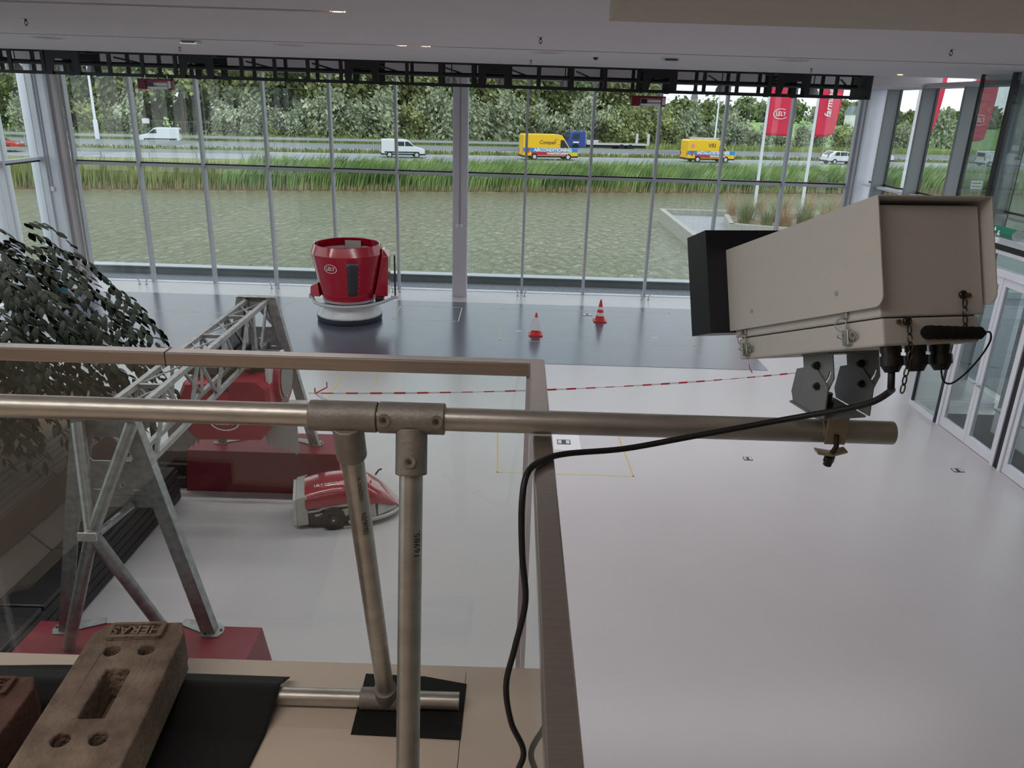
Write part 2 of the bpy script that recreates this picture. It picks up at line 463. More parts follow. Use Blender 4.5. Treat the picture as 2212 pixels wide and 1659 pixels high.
for a, b in ((11.25, 13.025), (9.35, 11.12), (7.4, 9.2)):
    lb('transom_pane', 7.74, 7.755, a, b, 2.972, 3.188, GLASS_DARK)
    lb('frame_post', 7.70, 7.82, b - .07, b, 0, 2.858, WHITE_METAL)
    lb('frame_post', 7.70, 7.82, a, a + .07, 0, 2.858, WHITE_METAL)
    for q0, q1, lead in ((a + .075, (a + b) / 2 - .004, 1), ((a + b) / 2 + .004, b - .075, 0)):
        d = thing('door', loc=(7.76, q0, .01)); d.parent = lob; d.location = Vector((7.76, q0, .01)) - lob.location
        W = q1 - q0
        f = MB()
        for args in ((0, .085, 0, 2.84), (W - .085, W, 0, 2.84)): f.box(-.03, .03, args[0], args[1], args[2], args[3])
        f.box(-.03, .03, .0851, W - .0851, 0, .17); f.box(-.03, .03, .0851, W - .0851, 2.72, 2.84)
        f.build('frame', WHITE_METAL, d)
        MB().box(-.009, .009, .0855, W - .0855, .171, 2.719).build('pane', GLASS_DARK, d)
        y = .05 if not lead else W - .05
        MB().cyl((-.03, y, 1.05), (-.09, y, 1.05), .013, n=10).cyl((-.085, y, 1.05), (-.085, y - .12 if lead else y + .12, 1.05), .011, n=10).build('handle', CHROME, d, smooth=50)
    lb('jamb_gap', 7.72, 7.80, a - .11, a - .005, 0, 3.188, BLACK_STEEL)
lb('return_wall', 7.7, XR, 6.0, 6.2, 0, 5.9, WALLW)
mat_l = MB().box(7.84, 9.25, 6.3, 13.5, 0, .012).build('entrance_mat', mat('charcoal_entrance_mat', srgb(40, 39, 40), .95, bump=.3, bscale=300))
tag(mat_l, 'charcoal doormat on the floor inside the glass lobby', 'doormat')
bx = thing('white_bench_box', 'white rectangular bench box inside the entrance lobby', 'bench', (8.75, 12.35, .0))
MB().box(-.28, .5, -.75, .3, .02, .42).build('body', WHITE, bx, bevel=.01)
MB().box(-.3, .52, -.77, .32, .42, .46).build('top', mat('grey_bench_top', srgb(176, 178, 180), .6), bx, bevel=.006)
# exit sign
ex = thing('exit_sign', 'green emergency exit sign with white running figure above the doors', 'sign', (7.55, 12.15, 3.56))
GREEN = mat('green_exit_sign', srgb(24, 96, 78), .35, emit=srgb(24, 96, 78), es=.15)
MB().cyl((0, -.36, 0), (0, .22, 0), .085, n=20).build('sign_body', GREEN, ex, smooth=40)
for ya in (.22, -.385): MB().cyl((0, ya, 0), (0, ya + .025, 0), .088, n=20).build('end_cap', CHROME, ex, smooth=40)
MB().cyl((0, 0, .08), (0.0, 0, 2.34), .006, n=8).build('suspension_rod', BLACK_STEEL, ex)
fig = MB()   # running figure and arrow as raised strips on the tube
def lim(y0, z0, y1, z1, t=.011):
    fig.tube([(-sqrt(max(.0001, .0885 ** 2 - z ** 2)) , y, z) for y, z in ((y0, z0), ((y0 + y1) / 2, (z0 + z1) / 2), (y1, z1))], t, n=6)
MB().sphere((-.072, .11, .052), .013, 8, 6).build('pictogram_head', WHITE_PRINT, ex, smooth=60)
lim(.10, .035, .12, -.01); lim(.10, .03, .06, .02); lim(.11, .03, .15, .01); lim(.12, -.01, .085, -.03); lim(.085, -.03, .08, -.06); lim(.12, -.01, .15, -.035); lim(.15, -.035, .19, -.035)
fig.build('pictogram', WHITE_PRINT, ex)
fig = MB()
lim(-.02, .03, -.02, -.045); lim(-.05, -.02, -.02, -.045); lim(.01, -.02, -.02, -.045)
fig.build('arrow', WHITE_PRINT, ex)

# ================================================================== balcony
BZ = 3.585
CREAM = mat('cream_balcony_laminate', srgb(226, 209, 192), 0.42, var=.015, vscale=2)
fb = thing('floor_balcony', kind='structure', loc=(0, 0, BZ))
for x0, x1 in ((-3.4, -1.73), (-1.727, -.1085), (-.1065, .10)):
    MB().box(x0, x1, -7.0, 1.93, -.03, 0).build('floor_panel', CREAM, fb)
MB().box(-12.9, -3.402, -7.0, 1.93, -.03, 0).build('floor_panel', CREAM, fb)
MB().box(-12.9, .085, -7.0, 1.90, -.34, -.031).build('slab', WALLW, fb)

gb = thing('glass_balustrade', 'frameless glass balustrade with brushed steel cap rail around the balcony corner', 'balustrade', (.05, 1.95, BZ))
def gbx(name, x0, x1, y0, y1, z0, z1, m, **k): return MB().box(x0, x1, y0, y1, z0, z1).build(name, m, gb, world=True, **k)
gbx('glass_panel', -1.49, .040, 1.945, 1.962, BZ - .28, 4.525, GLASS_RAIL)
gbx('glass_panel', -3.3, -1.50, 1.945, 1.962, BZ - .28, 4.525, GLASS_RAIL)
gbx('glass_panel', -12.9, -3.31, 1.945, 1.962, BZ - .28, 4.525, GLASS_RAIL)
gbx('glass_panel', .055, .072, -6.9, 1.938, BZ - .03, 4.525, GLASS_RAIL)
gbx('corner_seal', .041, .0545, 1.940, 1.965, BZ - .28, 4.525, mat('milky_silicone_seal', srgb(214, 206, 216), .5))
MB().prism([(-12.9, 1.93), (.048, 1.93), (.048, -6.9), (.088, -6.9), (.088, 1.972), (-12.9, 1.972)], 4.525, 4.562, 'z').build('cap_rail', STEEL, gb, world=True, bevel=.003)
MB().box(-.9105, -.909, 1.9285, 1.9735, 4.5235, 4.5635).build('rail_joint', DARK_STEEL, gb, world=True)

# ================================================================== pipe stand
PY, PZ, PR = 1.467, 4.590, .02415
ps = thing('pipe_stand', 'galvanised scaffold tube stand with clamped fittings leaning over the balcony rail', 'pipe stand', (-.25, 1.467, BZ))
MB().ring((-2.6, PY, PZ), (.784, PY, PZ), PR, .003, 32).build('top_tube', GALV_TUBE, ps, world=True, smooth=40)
f = MB().cyl((-.408, PY, PZ), (-.2695, PY, PZ), .0318, n=32)
LT, LB_ = Vector((-.331, 1.470, 4.545)), Vector((-.322, 1.735, 3.655))
ld = (LB_ - LT).normalized()
f.cyl(LT - ld * .03, LT + ld * .055, .0318, n=32)
f.build('tee_fitting', CAST, ps, world=True, smooth=35, bevel=.002)
f = MB().cyl((-.2665, PY, PZ), (-.132, PY, PZ), .0325, n=32)
FT, FB = Vector((-.2, 1.462, 4.57)), Vector((-.183, 1.13, 3.592))
fd = (FB - FT).normalized()
f.cyl(FT, FT + fd * .095, .0325, n=32)
tf = f.build('tee_fitting', CAST, ps, world=True, smooth=35, bevel=.002)
def setscrew(p, nrm, parent):
    p, nrm = Vector(p), Vector(nrm).normalized()
    m = MB().ring(p - nrm * .006, p + nrm * .004, .0130, .005, 20)
    m.cyl(p - nrm * .006, p + nrm * .0015, .0085, n=14)
    m.build('screw_collar', CAST, parent, world=True, smooth=40)
    MB().cyl(p, p + nrm * .0025, .005, n=6).build('socket_screw', mat('rusty_screw', srgb(78, 58, 50), .6, .4), parent, world=True)
for x in (-.2525, -.147): setscrew((x, PY - .0305, PZ + .006), (0, -1, .12), tf)
n_ = (Vector((0, -1, 0)) - fd * Vector((0, -1, 0)).dot(fd)).normalized()
setscrew(FT + fd * .066 + n_ * .031, n_, tf)
MB().ring(FT + fd * .02, FB, PR, .003, 32).build('front_leg', GALV_TUBE, ps, world=True, smooth=40)
MB().ring(LT + ld * .02, LB_, PR, .003, 32).build('rear_leg', GALV_TUBE, ps, world=True, smooth=40)
BY, BPZ = 1.753, BZ + .0275
MB().ring((-1.6, BY, BPZ), (-.118, BY, BPZ), PR, .003, 32).build('base_tube', GALV_TUBE, ps, world=True, smooth=40)
f = MB().cyl((-.395, BY, BPZ), (-.26, BY, BPZ), .0306, n=32).cyl(LB_ - ld * .018, Vector((-.321, BY, BPZ)), .0306, n=32)
f.build('tee_fitting', CAST, ps, world=True, smooth=35, bevel=.002)
# stamped mill marks along the tubes
INK = mat('faded_black_stamp', srgb(58, 54, 50), .8)
ax = fd; nn = n_; sd = ax.cross(nn)
def tubetext(s, size, p0, axis, nrm, ang, col=INK):
    a = axis.normalized(); nrm = (nrm - a * nrm.dot(a)).normalized(); t = nrm.cross(a)
    nr = (nrm * cos(ang) + t * sin(ang)).normalized(); up = nr.cross(a)
    M = basis(a, up, nr, Vector(p0) + nr * (PR + .0002))
    return text('stamped_mark', s, size, M, col, ps, .0001, True)
tubetext('16985.', .021, FT + fd * .235, -fd, n_, -.75)
tubetext('N3/W/EE/', .017, LT + ld * .24, ld, Vector((0, -1, 0)), .55)
tubetext('IX-10.NOZO1-', .012, LT + ld * .135, ld, Vector((0, -1, 0)), .55)

# rubber sheets and concrete feet on the balcony floor
RUB = mat('black_rubber_sheet', srgb(24, 23, 24), .85, bump=.25, bscale=180)
m = MB().prism([(-.406, 1.882), (-.23, 1.878), (-.103, 1.851), (-.106, 1.638), (-.403, 1.646)], 0, .003, 'z').build('rubber_mat', RUB)
m.location = (0, 0, BZ); tag(m, 'small square black rubber mat under the base tube by the tee', 'rubber mat')
def sheet(name, lab, edge, n=28, mth=60):
    # wavy rubber sheet between two polylines (left edge .. right edge), lifted where it folds
    mb = MB(); vs = []; fs = []
    (ax0, ay0), (ax1, ay1), (bx0, by0), (bx1, by1) = edge
    for i in range(n + 1):
        for j in range(mth + 1):
            u, v = i / n, j / mth
            x = (ax0 + (ax1 - ax0) * v) * (1 - u) + (bx0 + (bx1 - bx0) * v) * u
            y = (ay0 + (ay1 - ay0) * v) * (1 - u) + (by0 + (by1 - by0) * v) * u
            z = .004 + .016 * max(0, v - .62) ** 2 * 7 * (1 - .6 * u) + .006 * (1 + sin(5 * u + 3 * v)) * v * (1 - u)
            # lifts over the base tube
            dy = abs(y - 1.753)
            env = .0275 + sqrt(max(0, .031 ** 2 - dy * dy)) if dy < .022 else max(0, .0495 - .0495 * (dy - .022) / .10)
            z = max(z, env + .003)
            vs.append((x, y, z))
    for i in range(n):
        for j in range(mth):
            a = i * (mth + 1) + j
            fs.append((a, a + 1, a + mth + 2, a + mth + 1))
    mb.add(vs, fs)
    o = mb.build(name, RUB, smooth=60)
    o.location = (0, 0, BZ)
    s = o.modifiers.new('thickness', 'SOLIDIFY'); s.thickness = .0025; s.offset = 1
    return tag(o, lab, 'rubber mat')
sheet('rubber_mat', 'large black rubber sheet draped over the base tube under the concrete foot', ((-1.03, 1.2), (-1.00, 1.835), (-.66, 1.2), (-.616, 1.828)))
sheet('rubber_mat', 'black rubber sheet with a raised folded edge at the far left of the balcony', ((-1.62, 1.2), (-1.62, 1.845), (-1.16, 1.2), (-1.18, 1.875)))
CONC = mat('weathered_concrete', srgb(124, 104, 90), .92, var=.25, vscale=11, bump=.6, bscale=60, col2=srgb(156, 138, 122))
def fence_foot(name, lab, loc, rz, tilt, mtl):
    t = thing(name, lab, 'concrete block', loc, rot=(tilt, 0, rz))
    L, W, h = .68, .25, .13
    # outline in plan with chamfered end; y = +L/2 is the lettered end
    out = [(-W / 2, -L / 2), (W / 2, -L / 2), (W / 2, L / 2 - .06), (W / 2 - .02, L / 2 - .012), (-W / 2 + .035, L / 2 - .012), (-W / 2, L / 2 - .05)]
    holes = [circ(-.045, .215, .021, 18), circ(.045, .215, .021, 18), circ(-.043, -.09, .021, 18), circ(.043, -.09, .021, 18),
             [(-.033, -.026), (.031, -.026), (.031, .145), (-.031, .145)], circ(-.045, -.245, .021, 18), circ(.045, -.245, .021, 18)]
    MB().plate(out, holes, 0.03, h, 'z').build('body', mtl, t, bevel=.006, segs=2)
    MB().prism([(a * .985, b * .985) for a, b in out], 0, .029, 'z').build('foot_base', mtl, t, bevel=.004)
    # raised lettered panel
    fr = rrect(-.078, .072, .252, .314, .006, 2)
    inn = rrect(-.067, .061, .262, .305, .003, 2)
    MB().plate(fr, [inn], h, h + .014, 'z').build('name_frame', mtl, t, bevel=.002)
    text('cast_lettering', 'HERAS', .046, basis((-1, 0, 0), (0, -1, 0), (0, 0, 1), (-.003, .284, h + .006)), mtl, t, .006, bold=.0008)
    return t
fence_foot('fence_foot_block', 'weathered concrete fence foot with cast lettering and four round holes on rubber', (-.993, 1.512, BZ + .060), .086, rad(1.6), CONC)
CONC2 = mat('dark_red_brown_concrete', srgb(104, 76, 68), .9, var=.22, vscale=14, bump=.5, bscale=60)
fence_foot('fence_foot_block', 'dark red-brown concrete fence foot cut off by the lower left corner', (-1.302, 1.30, BZ + .045), .06, rad(.5), CONC2)
# ================================================================== camera housing on the tube end
K = .9226
hM = basis((0.96800717, 0.25066817, -0.01129518), (-0.23831763, 0.9043603, -0.35402989), (-0.07852911, 0.34539531, 0.9351659), (0.58594, 1.29367, 5.07988))
ch = thing('camera_housing', 'beige outdoor camera housing with black visor clamped to the tube end', 'camera housing', (0, 0, 0))
ch.matrix_basis = hM
SK = Matrix.Scale(K, 4)
w_, Ls, a_, i_, rr_, s_, b_, Lb, Ll = .2474, .5295, .1968, .0112, .0221, .2143, .2662, .5153, .5205
def sideprof():
    p = [(0, 0), (Ls, 0), (Ls, -a_ + .006), (Ls - .006, -a_)]
    for k in range(6):
        t = rad(270 - 90 * k / 5)
        p.append((.022 + .022 * cos(t), -a_ + .022 + .022 * sin(t)))
    return p
m = MB().prism(sideprof(), 0, .003, 'x', SK).prism(sideprof(), w_ - .003, w_, 'x', SK).box(.003, w_ - .003, 0, Ls, -.003, 0, SK)
sh = m.build('sunshield', HOUSING, ch, bevel=.0008)
for y, z in ((.4244, -.1589), (.1245, -.1583)):
    MB().cyl((-.0022, y, z), (.001, y, z), .0048, n=14, M=SK).build('screw', GREY_ALU, sh, smooth=40)
MB().box(i_, w_ - i_, rr_, Ll, -s_, -.012, SK).build('lid', HOUSING, ch, bevel=.003)
MB().box(i_ * 1.5, w_ - i_ * 1.9, rr_ + .003, Lb, -b_, -s_ - .0015, SK).build('base', HOUSING, ch, bevel=.004)
MB().box(i_ * 1.9, w_ - i_ * 2.3, rr_ + .008, Lb - .01, -s_ - .0016, -s_ + .0001, SK).build('seal', BLACK, ch)
# visor: open hood
vx0, vx1, vy0, vy1, vz0, vz1, vt = -.052, w_ + .05, .525, .62, -.200, .048, .003
m = MB().box(vx0, vx1, vy0, vy0 + vt, vz0, vz1, SK).box(vx0, vx0 + vt, vy0 + vt, vy1, vz0, vz1, SK).box(vx1 - vt, vx1, vy0 + vt, vy1, vz0, vz1, SK).box(vx0 + vt, vx1 - vt, vy0 + vt, vy1, vz1 - vt, vz1, SK).box(vx0 + vt, vx1 - vt, vy0 + vt, vy1, vz0, vz0 + vt, SK)
m.build('visor', mat('satin_black_visor', srgb(26, 29, 36), .38), ch)
MB().box(.03, w_ - .03, vy0 + .004, vy0 + .008, -.18, -.02, SK).build('lens_window', GLASS_CAR, ch)
# toggle latches
for yl, zl in ((.477, -.223), (.117, -.222)):
    x = i_ * 1.5
    lt = MB().box(x - .010, x + .001, yl - .010, yl + .008, zl - .037, zl - .006, SK).box(x - .004, x + .001, yl - .018, yl + .010, zl - .030, zl - .012, SK).build('latch', CHROME, ch, bevel=.0015)
    MB().box(i_ - .006, i_ + .001, yl - .011, yl + .005, zl + .014, zl + .026, SK).build('hook', CHROME, lt, bevel=.001)
    MB().tube([Vector(p) * K for p in ((x - .006, yl - .004, zl + .018), (x - .009, yl - .004, zl + .0), (x - .009, yl - .003, zl - .014))], .0012, 8).build('bail_wire', CHROME, lt, smooth=60)
    MB().torus((x - .008, yl + .012, zl + .004), .013, .0010, 20, 6, M=SK, normal=(1, .2, 0)).build('split_ring', CHROME, lt, smooth=60)
    MB().torus((x - .010, yl + .009, zl - .020), .0075, .0010, 16, 6, M=SK, normal=(.5, .2, 1)).build('split_ring', CHROME, lt, smooth=60)
    MB().torus((x - .008, yl - .022, zl - .019), .0062, .0022, 16, 6, M=SK, normal=(1, .1, 0)).build('eyelet', CHROME, lt, smooth=60)
MB().tube([Vector(p) * K for p in spline([(.006, .477, -.248), (.004, .462, -.262), (.003, .452, -.286), (.0, .436, -.300)], 5)], .0011, 6).build('lockwire', CHROME, ch, smooth=60)
# rear face hardware: screws and chains
def chain(p, lens, dirs):
    p = Vector(p); k = 0
    part = MB().cyl((p.x, rr_ - .005, p.z), (p.x, rr_ + .001, p.z), .0075, n=16, M=SK).torus((p.x, rr_ - .004, p.z), .0062, .0022, 16, 6, M=SK, normal=(0, 1, 0)).build('chain_stud', DARK_STEEL, ch, smooth=50)
    q = p + Vector((0, -.006 - (p.y - rr_), -.008)); q.y = rr_ - .006
    for n, d in zip(lens, dirs):
        d = Vector(d).normalized()
        for _ in range(n):
            e = q + d * .0155
            sd = Vector((1, 0, 0)) if k % 2 else Vector((0, 1, 0))
            sd = (sd - d * sd.dot(d)).normalized()
            c_ = (q + e) / 2
            loop = [c_ + d * (.0092 * cos(t)) + sd * (.0046 * sin(t)) for t in [2 * pi * j / 12 for j in range(13)]]
            MB().tube([v * K for v in loop], .0013, 6, caps=False).build('chain_link', mat('tarnished_chain', srgb(104, 96, 88), .35, .9), part, smooth=60)
            q = e; k += 1
down = Vector((.0113, .354, -.935))
chain((.0652, rr_, -.2232), (3, 5), ((.02, 0, -1), (-.06, .28, -.95)))
chain((.189, rr_, -.1775), (4,), ((-.06, -.02, -1),))
for x, z in ((.0485, -.2236), (.2034, -.1786)):
    MB().cyl((x, rr_ - .003, z), (x, rr_ + .001, z), .0045, n=14, M=SK).build('screw', mat('brass_tinted_screw', srgb(150, 124, 96), .35, .9), ch, smooth=40)
# cable glands under the base
for k, x in enumerate((.054, .108, .162)):
    g = MB()
    for r0, r1, z0, z1, n in ((.0185, .0185, 0, -.012, 24), (.0165, .0165, -.012, -.018, 24), (.0205, .0205, -.018, -.036, 12), (.0185, .012, -.036, -.048, 24)):
        g.cyl((x, .052, -b_ + z0), (x, .052, -b_ + z1), r0, r1, n, M=SK)
    g.build('cable_gland', BLACK_GLOSS, ch, smooth=35)
ant = MB()
prof = []
for k in range(25):
    t = k / 24
    prof.append((.0005 + .0125 * min(1, t * 14, (1 - t) * 9 + .28) * (1 - .12 * t) * (1 + .04 * sin(k * 2.1)), t * .140))
ant.lathe(prof, 14, SK @ basis((0, 1, 0), (.04, 0, 1), (1, 0, -.04), (.084, rr_ - .012, -.2445)))
ant.build('foam_antenna', mat('black_foam', srgb(17, 16, 17), .95, bump=.6, bscale=700), ch, smooth=60)
MB().tube([Vector(p) * K for p in spline([(.222, .010, -.249), (.237, .012, -.249), (.243, .018, -.264), (.232, .03, -.292), (.206, .04, -.322), (.182, .05, -.340), (.166, .052, -.334), (.162, .052, -.31)], 6)], .0016, 8).build('antenna_lead', BLACK_GLOSS, ch, smooth=60)
# tilt bracket: two upper ears on the housing, two lower ears on a clamp saddle
BR = mat('blue_grey_zinc_bracket', srgb(150, 155, 157), .45, .35, var=.06, vscale=20)
for x in (.062, .172):
    ear = [(.23, 0), (.33, 0), (.33, -.052), (.313, -.094), (.262, -.094), (.23, -.055)]
    slot = []
    for k in range(9): slot.append((.28 + .040 * cos(rad(200 + 140 * k / 8)), -.026 + .040 * sin(rad(200 + 140 * k / 8))))
    for k in range(8, -1, -1): slot.append((.28 + .046 * cos(rad(200 + 140 * k / 8)), -.026 + .046 * sin(rad(200 + 140 * k / 8))))
    MB().plate([(y, -b_ + z) for y, z in ear], [[(y, -b_ + z) for y, z in slot]], x, x + .003, 'x', SK).build('upper_ear', BR, ch)
    for z, r in ((-.026, .0085), (-.070, .0085)):
        MB().cyl((x - .009, .278, -b_ + z), (x - .001, .278, -b_ + z), r, n=6, M=SK).cyl((x - .014, .278, -b_ + z), (x - .009, .278, -b_ + z), .0045, n=12, M=SK).build('bolt', DARK_STEEL, ch)
MB().box(.055, .180, .235, .325, -b_ - .0035, -b_ - .0005, SK).build('mounting_plate', BR, ch)
# lower ears stand upright, turned with the housing
cz = 4.592
lM = basis((.968, .2507, 0), (-.2507, .968, 0), (0, 0, 1), (.638, 1.463, cz))
lMi = hM.inverted() @ lM
for x in (-.048, .054):
    MB().prism([(-.055, .05), (.05, .05), (.06, .068), (.054, .118), (.0, .142), (-.05, .115)], x + .0045, x + .0075, 'x', lMi).build('lower_ear', BR, ch)
MB().box(-.050, .055, -.052, .052, .046, .050, lMi).build('saddle_plate', BR, ch, bevel=.001)
MB().cyl((0, 0, .05), (0, 0, .082), .0085, n=14, M=lMi).cyl((0, 0, .05), (0, 0, .066), .0145, n=6, M=lMi).build('bolt', DARK_STEEL, ch, smooth=30)
# clamp around the tube
CL = mat('cream_zinc_clamp', srgb(190, 174, 152), .4, .5, var=.08, vscale=25)
cM = hM.inverted() @ Matrix.Translation((.656, 1.467, 4.590))
cl = MB()
for k in range(15):       # saddle half, wraps the upper and front side of the tube
    t0, t1 = rad(-40 + 14.6 * k), rad(-40 + 14.6 * (k + 1))
    r0, r1 = .0247, .0292
    cl.hexa([(-.022, r0 * cos(t0), r0 * sin(t0)), (.022, r0 * cos(t0), r0 * sin(t0)), (.022, r1 * cos(t0), r1 * sin(t0)), (-.022, r1 * cos(t0), r1 * sin(t0))],
            [(-.022, r0 * cos(t1), r0 * sin(t1)), (.022, r0 * cos(t1), r0 * sin(t1)), (.022, r1 * cos(t1), r1 * sin(t1)), (-.022, r1 * cos(t1), r1 * sin(t1))], cM)
cl.build('clamp_half', CL, ch, smooth=40)
MB().box(-.021, .021, -.0325, -.0295, -.016, .045, cM).build('clamp_tongue', CL, ch, bevel=.001)
MB().tube([(-.000, -.036, .006), (.002, -.0375, -.018), (.0, -.030, -.034), (-.002, -.022, -.060)], .0052, 10, M=cM).build('clamp_screw', DARK_STEEL, ch, smooth=50)
MB().prism([(-.032, -.032), (.0, -.037), (.028, -.028), (.03, -.033), (.0, -.043), (-.03, -.039)], -.034, -.012, 'y', cM).build('clamp_flap', CL, ch, bevel=.001)
MB().cyl((-.002, -.026, -.044), (-.002, -.023, -.058), .0105, n=6, M=cM).cyl((-.002, -.023, -.058), (-.0025, -.0215, -.066), .0085, n=16, M=cM).build('clamp_nut', DARK_STEEL, ch)

g0 = hM @ (Vector((.054, .052, -b_ - .040)) * K); g1 = hM @ (Vector((.053, .055, -b_ - .075)) * K)
cable = [tuple(g0), tuple(g1), (0.668, 1.285, 4.745), (0.652, 1.31, 4.714), (0.62, 1.35, 4.683), (0.539, 1.4, 4.64), (0.366, 1.41, 4.594), (0.229, 1.395, 4.569), (0.118, 1.365, 4.569), (0.071, 1.335, 4.5695),
         (0.037, 1.285, 4.5665), (0.027, 1.25, 4.520), (0.031, 1.24, 4.417), (0.040, 1.23, 4.323), (0.023, 1.22, 4.225), (0.009, 1.21, 4.146), (0.021, 1.2, 4.066), (0.0475, 1.19, 4.002), (0.032, 1.17, 3.945), (.015, 1.12, 3.8), (.0, 1.05, 3.64), (-.05, .95, 3.593), (-.3, .7, 3.592)]
cb = MB().tube(spline(cable, 8), .006, 12).build('camera_cable', mat('black_cable_jacket', srgb(24, 24, 26), .5), smooth=60)
tag(cb, 'black cable running from the camera housing over the rail down to the balcony', 'cable')
# ================================================================== lattice gantry on two trestles
def plinth(lab, x0, x1, y0, y1, z, fl):
    o = MB().hexa([(x0 - fl, y0 - fl, 0), (x1 + fl, y0 - fl, 0), (x1 + fl, y1 + fl, 0), (x0 - fl, y1 + fl, 0)], [(x0, y0, z), (x1, y0, z), (x1, y1, z), (x0, y1, z)])
    t = thing('red_plinth', lab, 'plinth', ((x0 + x1) / 2, (y0 + y1) / 2, 0), group='red plinths under the gantry')
    o.build('body', RED_MATT, t, world=True, bevel=.004)
    MB().box(x0 - .02, x1 + .02, y0 - .02, y1 + .02, 0.0, .012).build('foot_slab', BLACK, t, world=True)  # thin black slab within the plinth foot
    return t
plinth('red tapered plinth carrying the far trestle foot behind the small cleaning robot', -4.42, -2.34, 9.68, 10.36, .60, .05)
plinth('red tapered plinth carrying the near trestle foot just below the balcony edge', -4.26, -2.22, 4.95, 5.94, .60, .07)

ga = thing('lattice_gantry', 'galvanised lattice girder spanning between two steel trestles on red plinths', 'gantry', (-3.31, 5.85, 0), rz=rad(1.1))
def trestle(y, zf, brace):
    zt = 2.71
    xo = lambda z: .255 + (.705 - .255) * (zt - z) / (zt - .6)      # outer half width
    xi = lambda z: xo(z) - .125
    win1 = [(-.16, 2.30), (.16, 2.30), (.18, 2.33), (.12, 2.52), (-.12, 2.52), (-.18, 2.33)]
    holes = [win1] + [circ(sx, zz, .017, 8) for sx, zz in ((-.18, 2.63), (.18, 2.63), (.05, 2.07))] + \
            [[(sx, zz), (sx + .07, zz), (sx + .07, zz + .012), (sx, zz + .012)] for sx, zz in ((-.02, 2.14), (.14, 2.03), (-.2, 2.03))]
    out = [(-xo(1.98) + .02, 1.98), (xo(1.98) - .02, 1.98), (.245, 2.68), (.225, 2.71), (-.225, 2.71), (-.245, 2.68)]
    MB().plate(out, holes, y - .006, y + .006, 'y').build('top_plate', GALV, ga)
    MB().box(-.24, .24, y - .06, y + .055, 2.71, 2.718).build('top_cap', GALV, ga, bevel=.002)
    MB().box(-xo(1.9) + .05, xo(1.9) - .05, y - .012, y - .007, 1.87, 1.977).build('cross_bar', GALV, ga)
    for s in (-1, 1):
        leg = MB()
        # angle section: face flange and outer flange
        leg.hexa([(s * xi(zf), y - .05, zf), (s * xo(zf), y - .05, zf), (s * xo(zf), y - .042, zf), (s * xi(zf), y - .042, zf)],
                 [(s * xi(zt), y - .05, zt), (s * xo(zt), y - .05, zt), (s * xo(zt), y - .042, zt), (s * xi(zt), y - .042, zt)])
        leg.hexa([(s * (xo(zf) - .008), y - .042, zf), (s * xo(zf), y - .042, zf), (s * xo(zf), y + .05, zf), (s * (xo(zf) - .008), y + .05, zf)],
                 [(s * (xo(zt) - .008), y - .042, zt), (s * xo(zt), y - .042, zt), (s * xo(zt), y + .05, zt), (s * (xo(zt) - .008), y + .05, zt)])
        leg.build('leg', GALV, ga)
        xc = s * (xo(zf) - .04)
        fp = [(xc - .07, y - .09), (xc + .07, y - .09), (xc + .10, y - .03), (xc + .10, y + .03), (xc - s * .02 + .06, y + .10), (xc - s * .30, y + .16), (xc - s * .33, y + .08), (xc - .10, y - .03)]
        if s < 0: fp = [(xc + .07, y - .09), (xc - .07, y - .09), (xc - .10, y - .03), (xc - .10, y + .03), (xc + .02 - .06, y + .10), (xc + .30, y + .16), (xc + .33, y + .08), (xc + .10, y - .03)]
        MB().prism(fp, zf - .0, zf + .012, 'z').build('foot_plate', GALV, ga)
        for bx_, by_ in ((xc + s * .075, y), (xc - s * .05, y - .06)):
            MB().cyl((bx_, by_, zf + .012), (bx_, by_, zf + .024), .011, n=6).build('bolt', DARK_STEEL, ga)
    if brace:
        R_ = .052
        node = Vector((.0, y - .47, 1.885))
        for e in ((-.2, y - .055, 2.66), (.235, y - .055, 2.66), (-.50, y - .26, zf + .012), (.25, y - .03, zf + .012)):
            MB().cyl(node, e, R_, n=20).build('brace_tube', GALV, ga, smooth=40)
        MB().sphere(node, .06, 16, 10).build('brace_node', GALV, ga, smooth=50)
        MB().prism(rrect(-.085, .065, -.037, .037, .008, 2), node.y - .062, node.y - .05, 'y', Matrix.Translation((0, 0, node.z))).build('end_cap', mat('white_end_cap', srgb(214, 210, 204), .5), ga)
        MB().cyl((0.12, y - .03, 1.90), node + Vector((.03, .03, -.02)), .03, n=12).build('brace_tube', GALV, ga, smooth=40)
    else:
        MB().cyl((-.02, y + .03, 2.62), (.14, y + .4, 2.15), .04, n=16).build('brace_tube', GALV, ga, smooth=40)
trestle(0.0, .60, True)
trestle(4.15, .60, False)
def bar(name, p, q, t, m=GALV):
    p, q = Vector(p), Vector(q); d = q - p; L = d.length
    M = Matrix.Translation(p) @ d.to_track_quat('Y', 'Z').to_matrix().to_4x4()
    return MB().box(-t / 2, t / 2, 0, L, -t / 2, t / 2, M).build(name, m, ga)
y0g, y1g, zt_, zb_ = .05, 4.14, 2.655, 2.07
for sx in (-.135, .135): bar('top_chord', (sx, y0g, zt_), (sx, y1g, zt_), .052)
for sx in (-.085, .085): bar('bottom_chord', (sx, y0g + .45, zb_), (sx, y1g, zb_), .048)
for sx in (-.085, .085): bar('end_post', (sx, y0g + .45, zb_), (sx * 1.5, y0g, 2.22), .04)
NP = 5; stp = (y1g - y0g) / NP
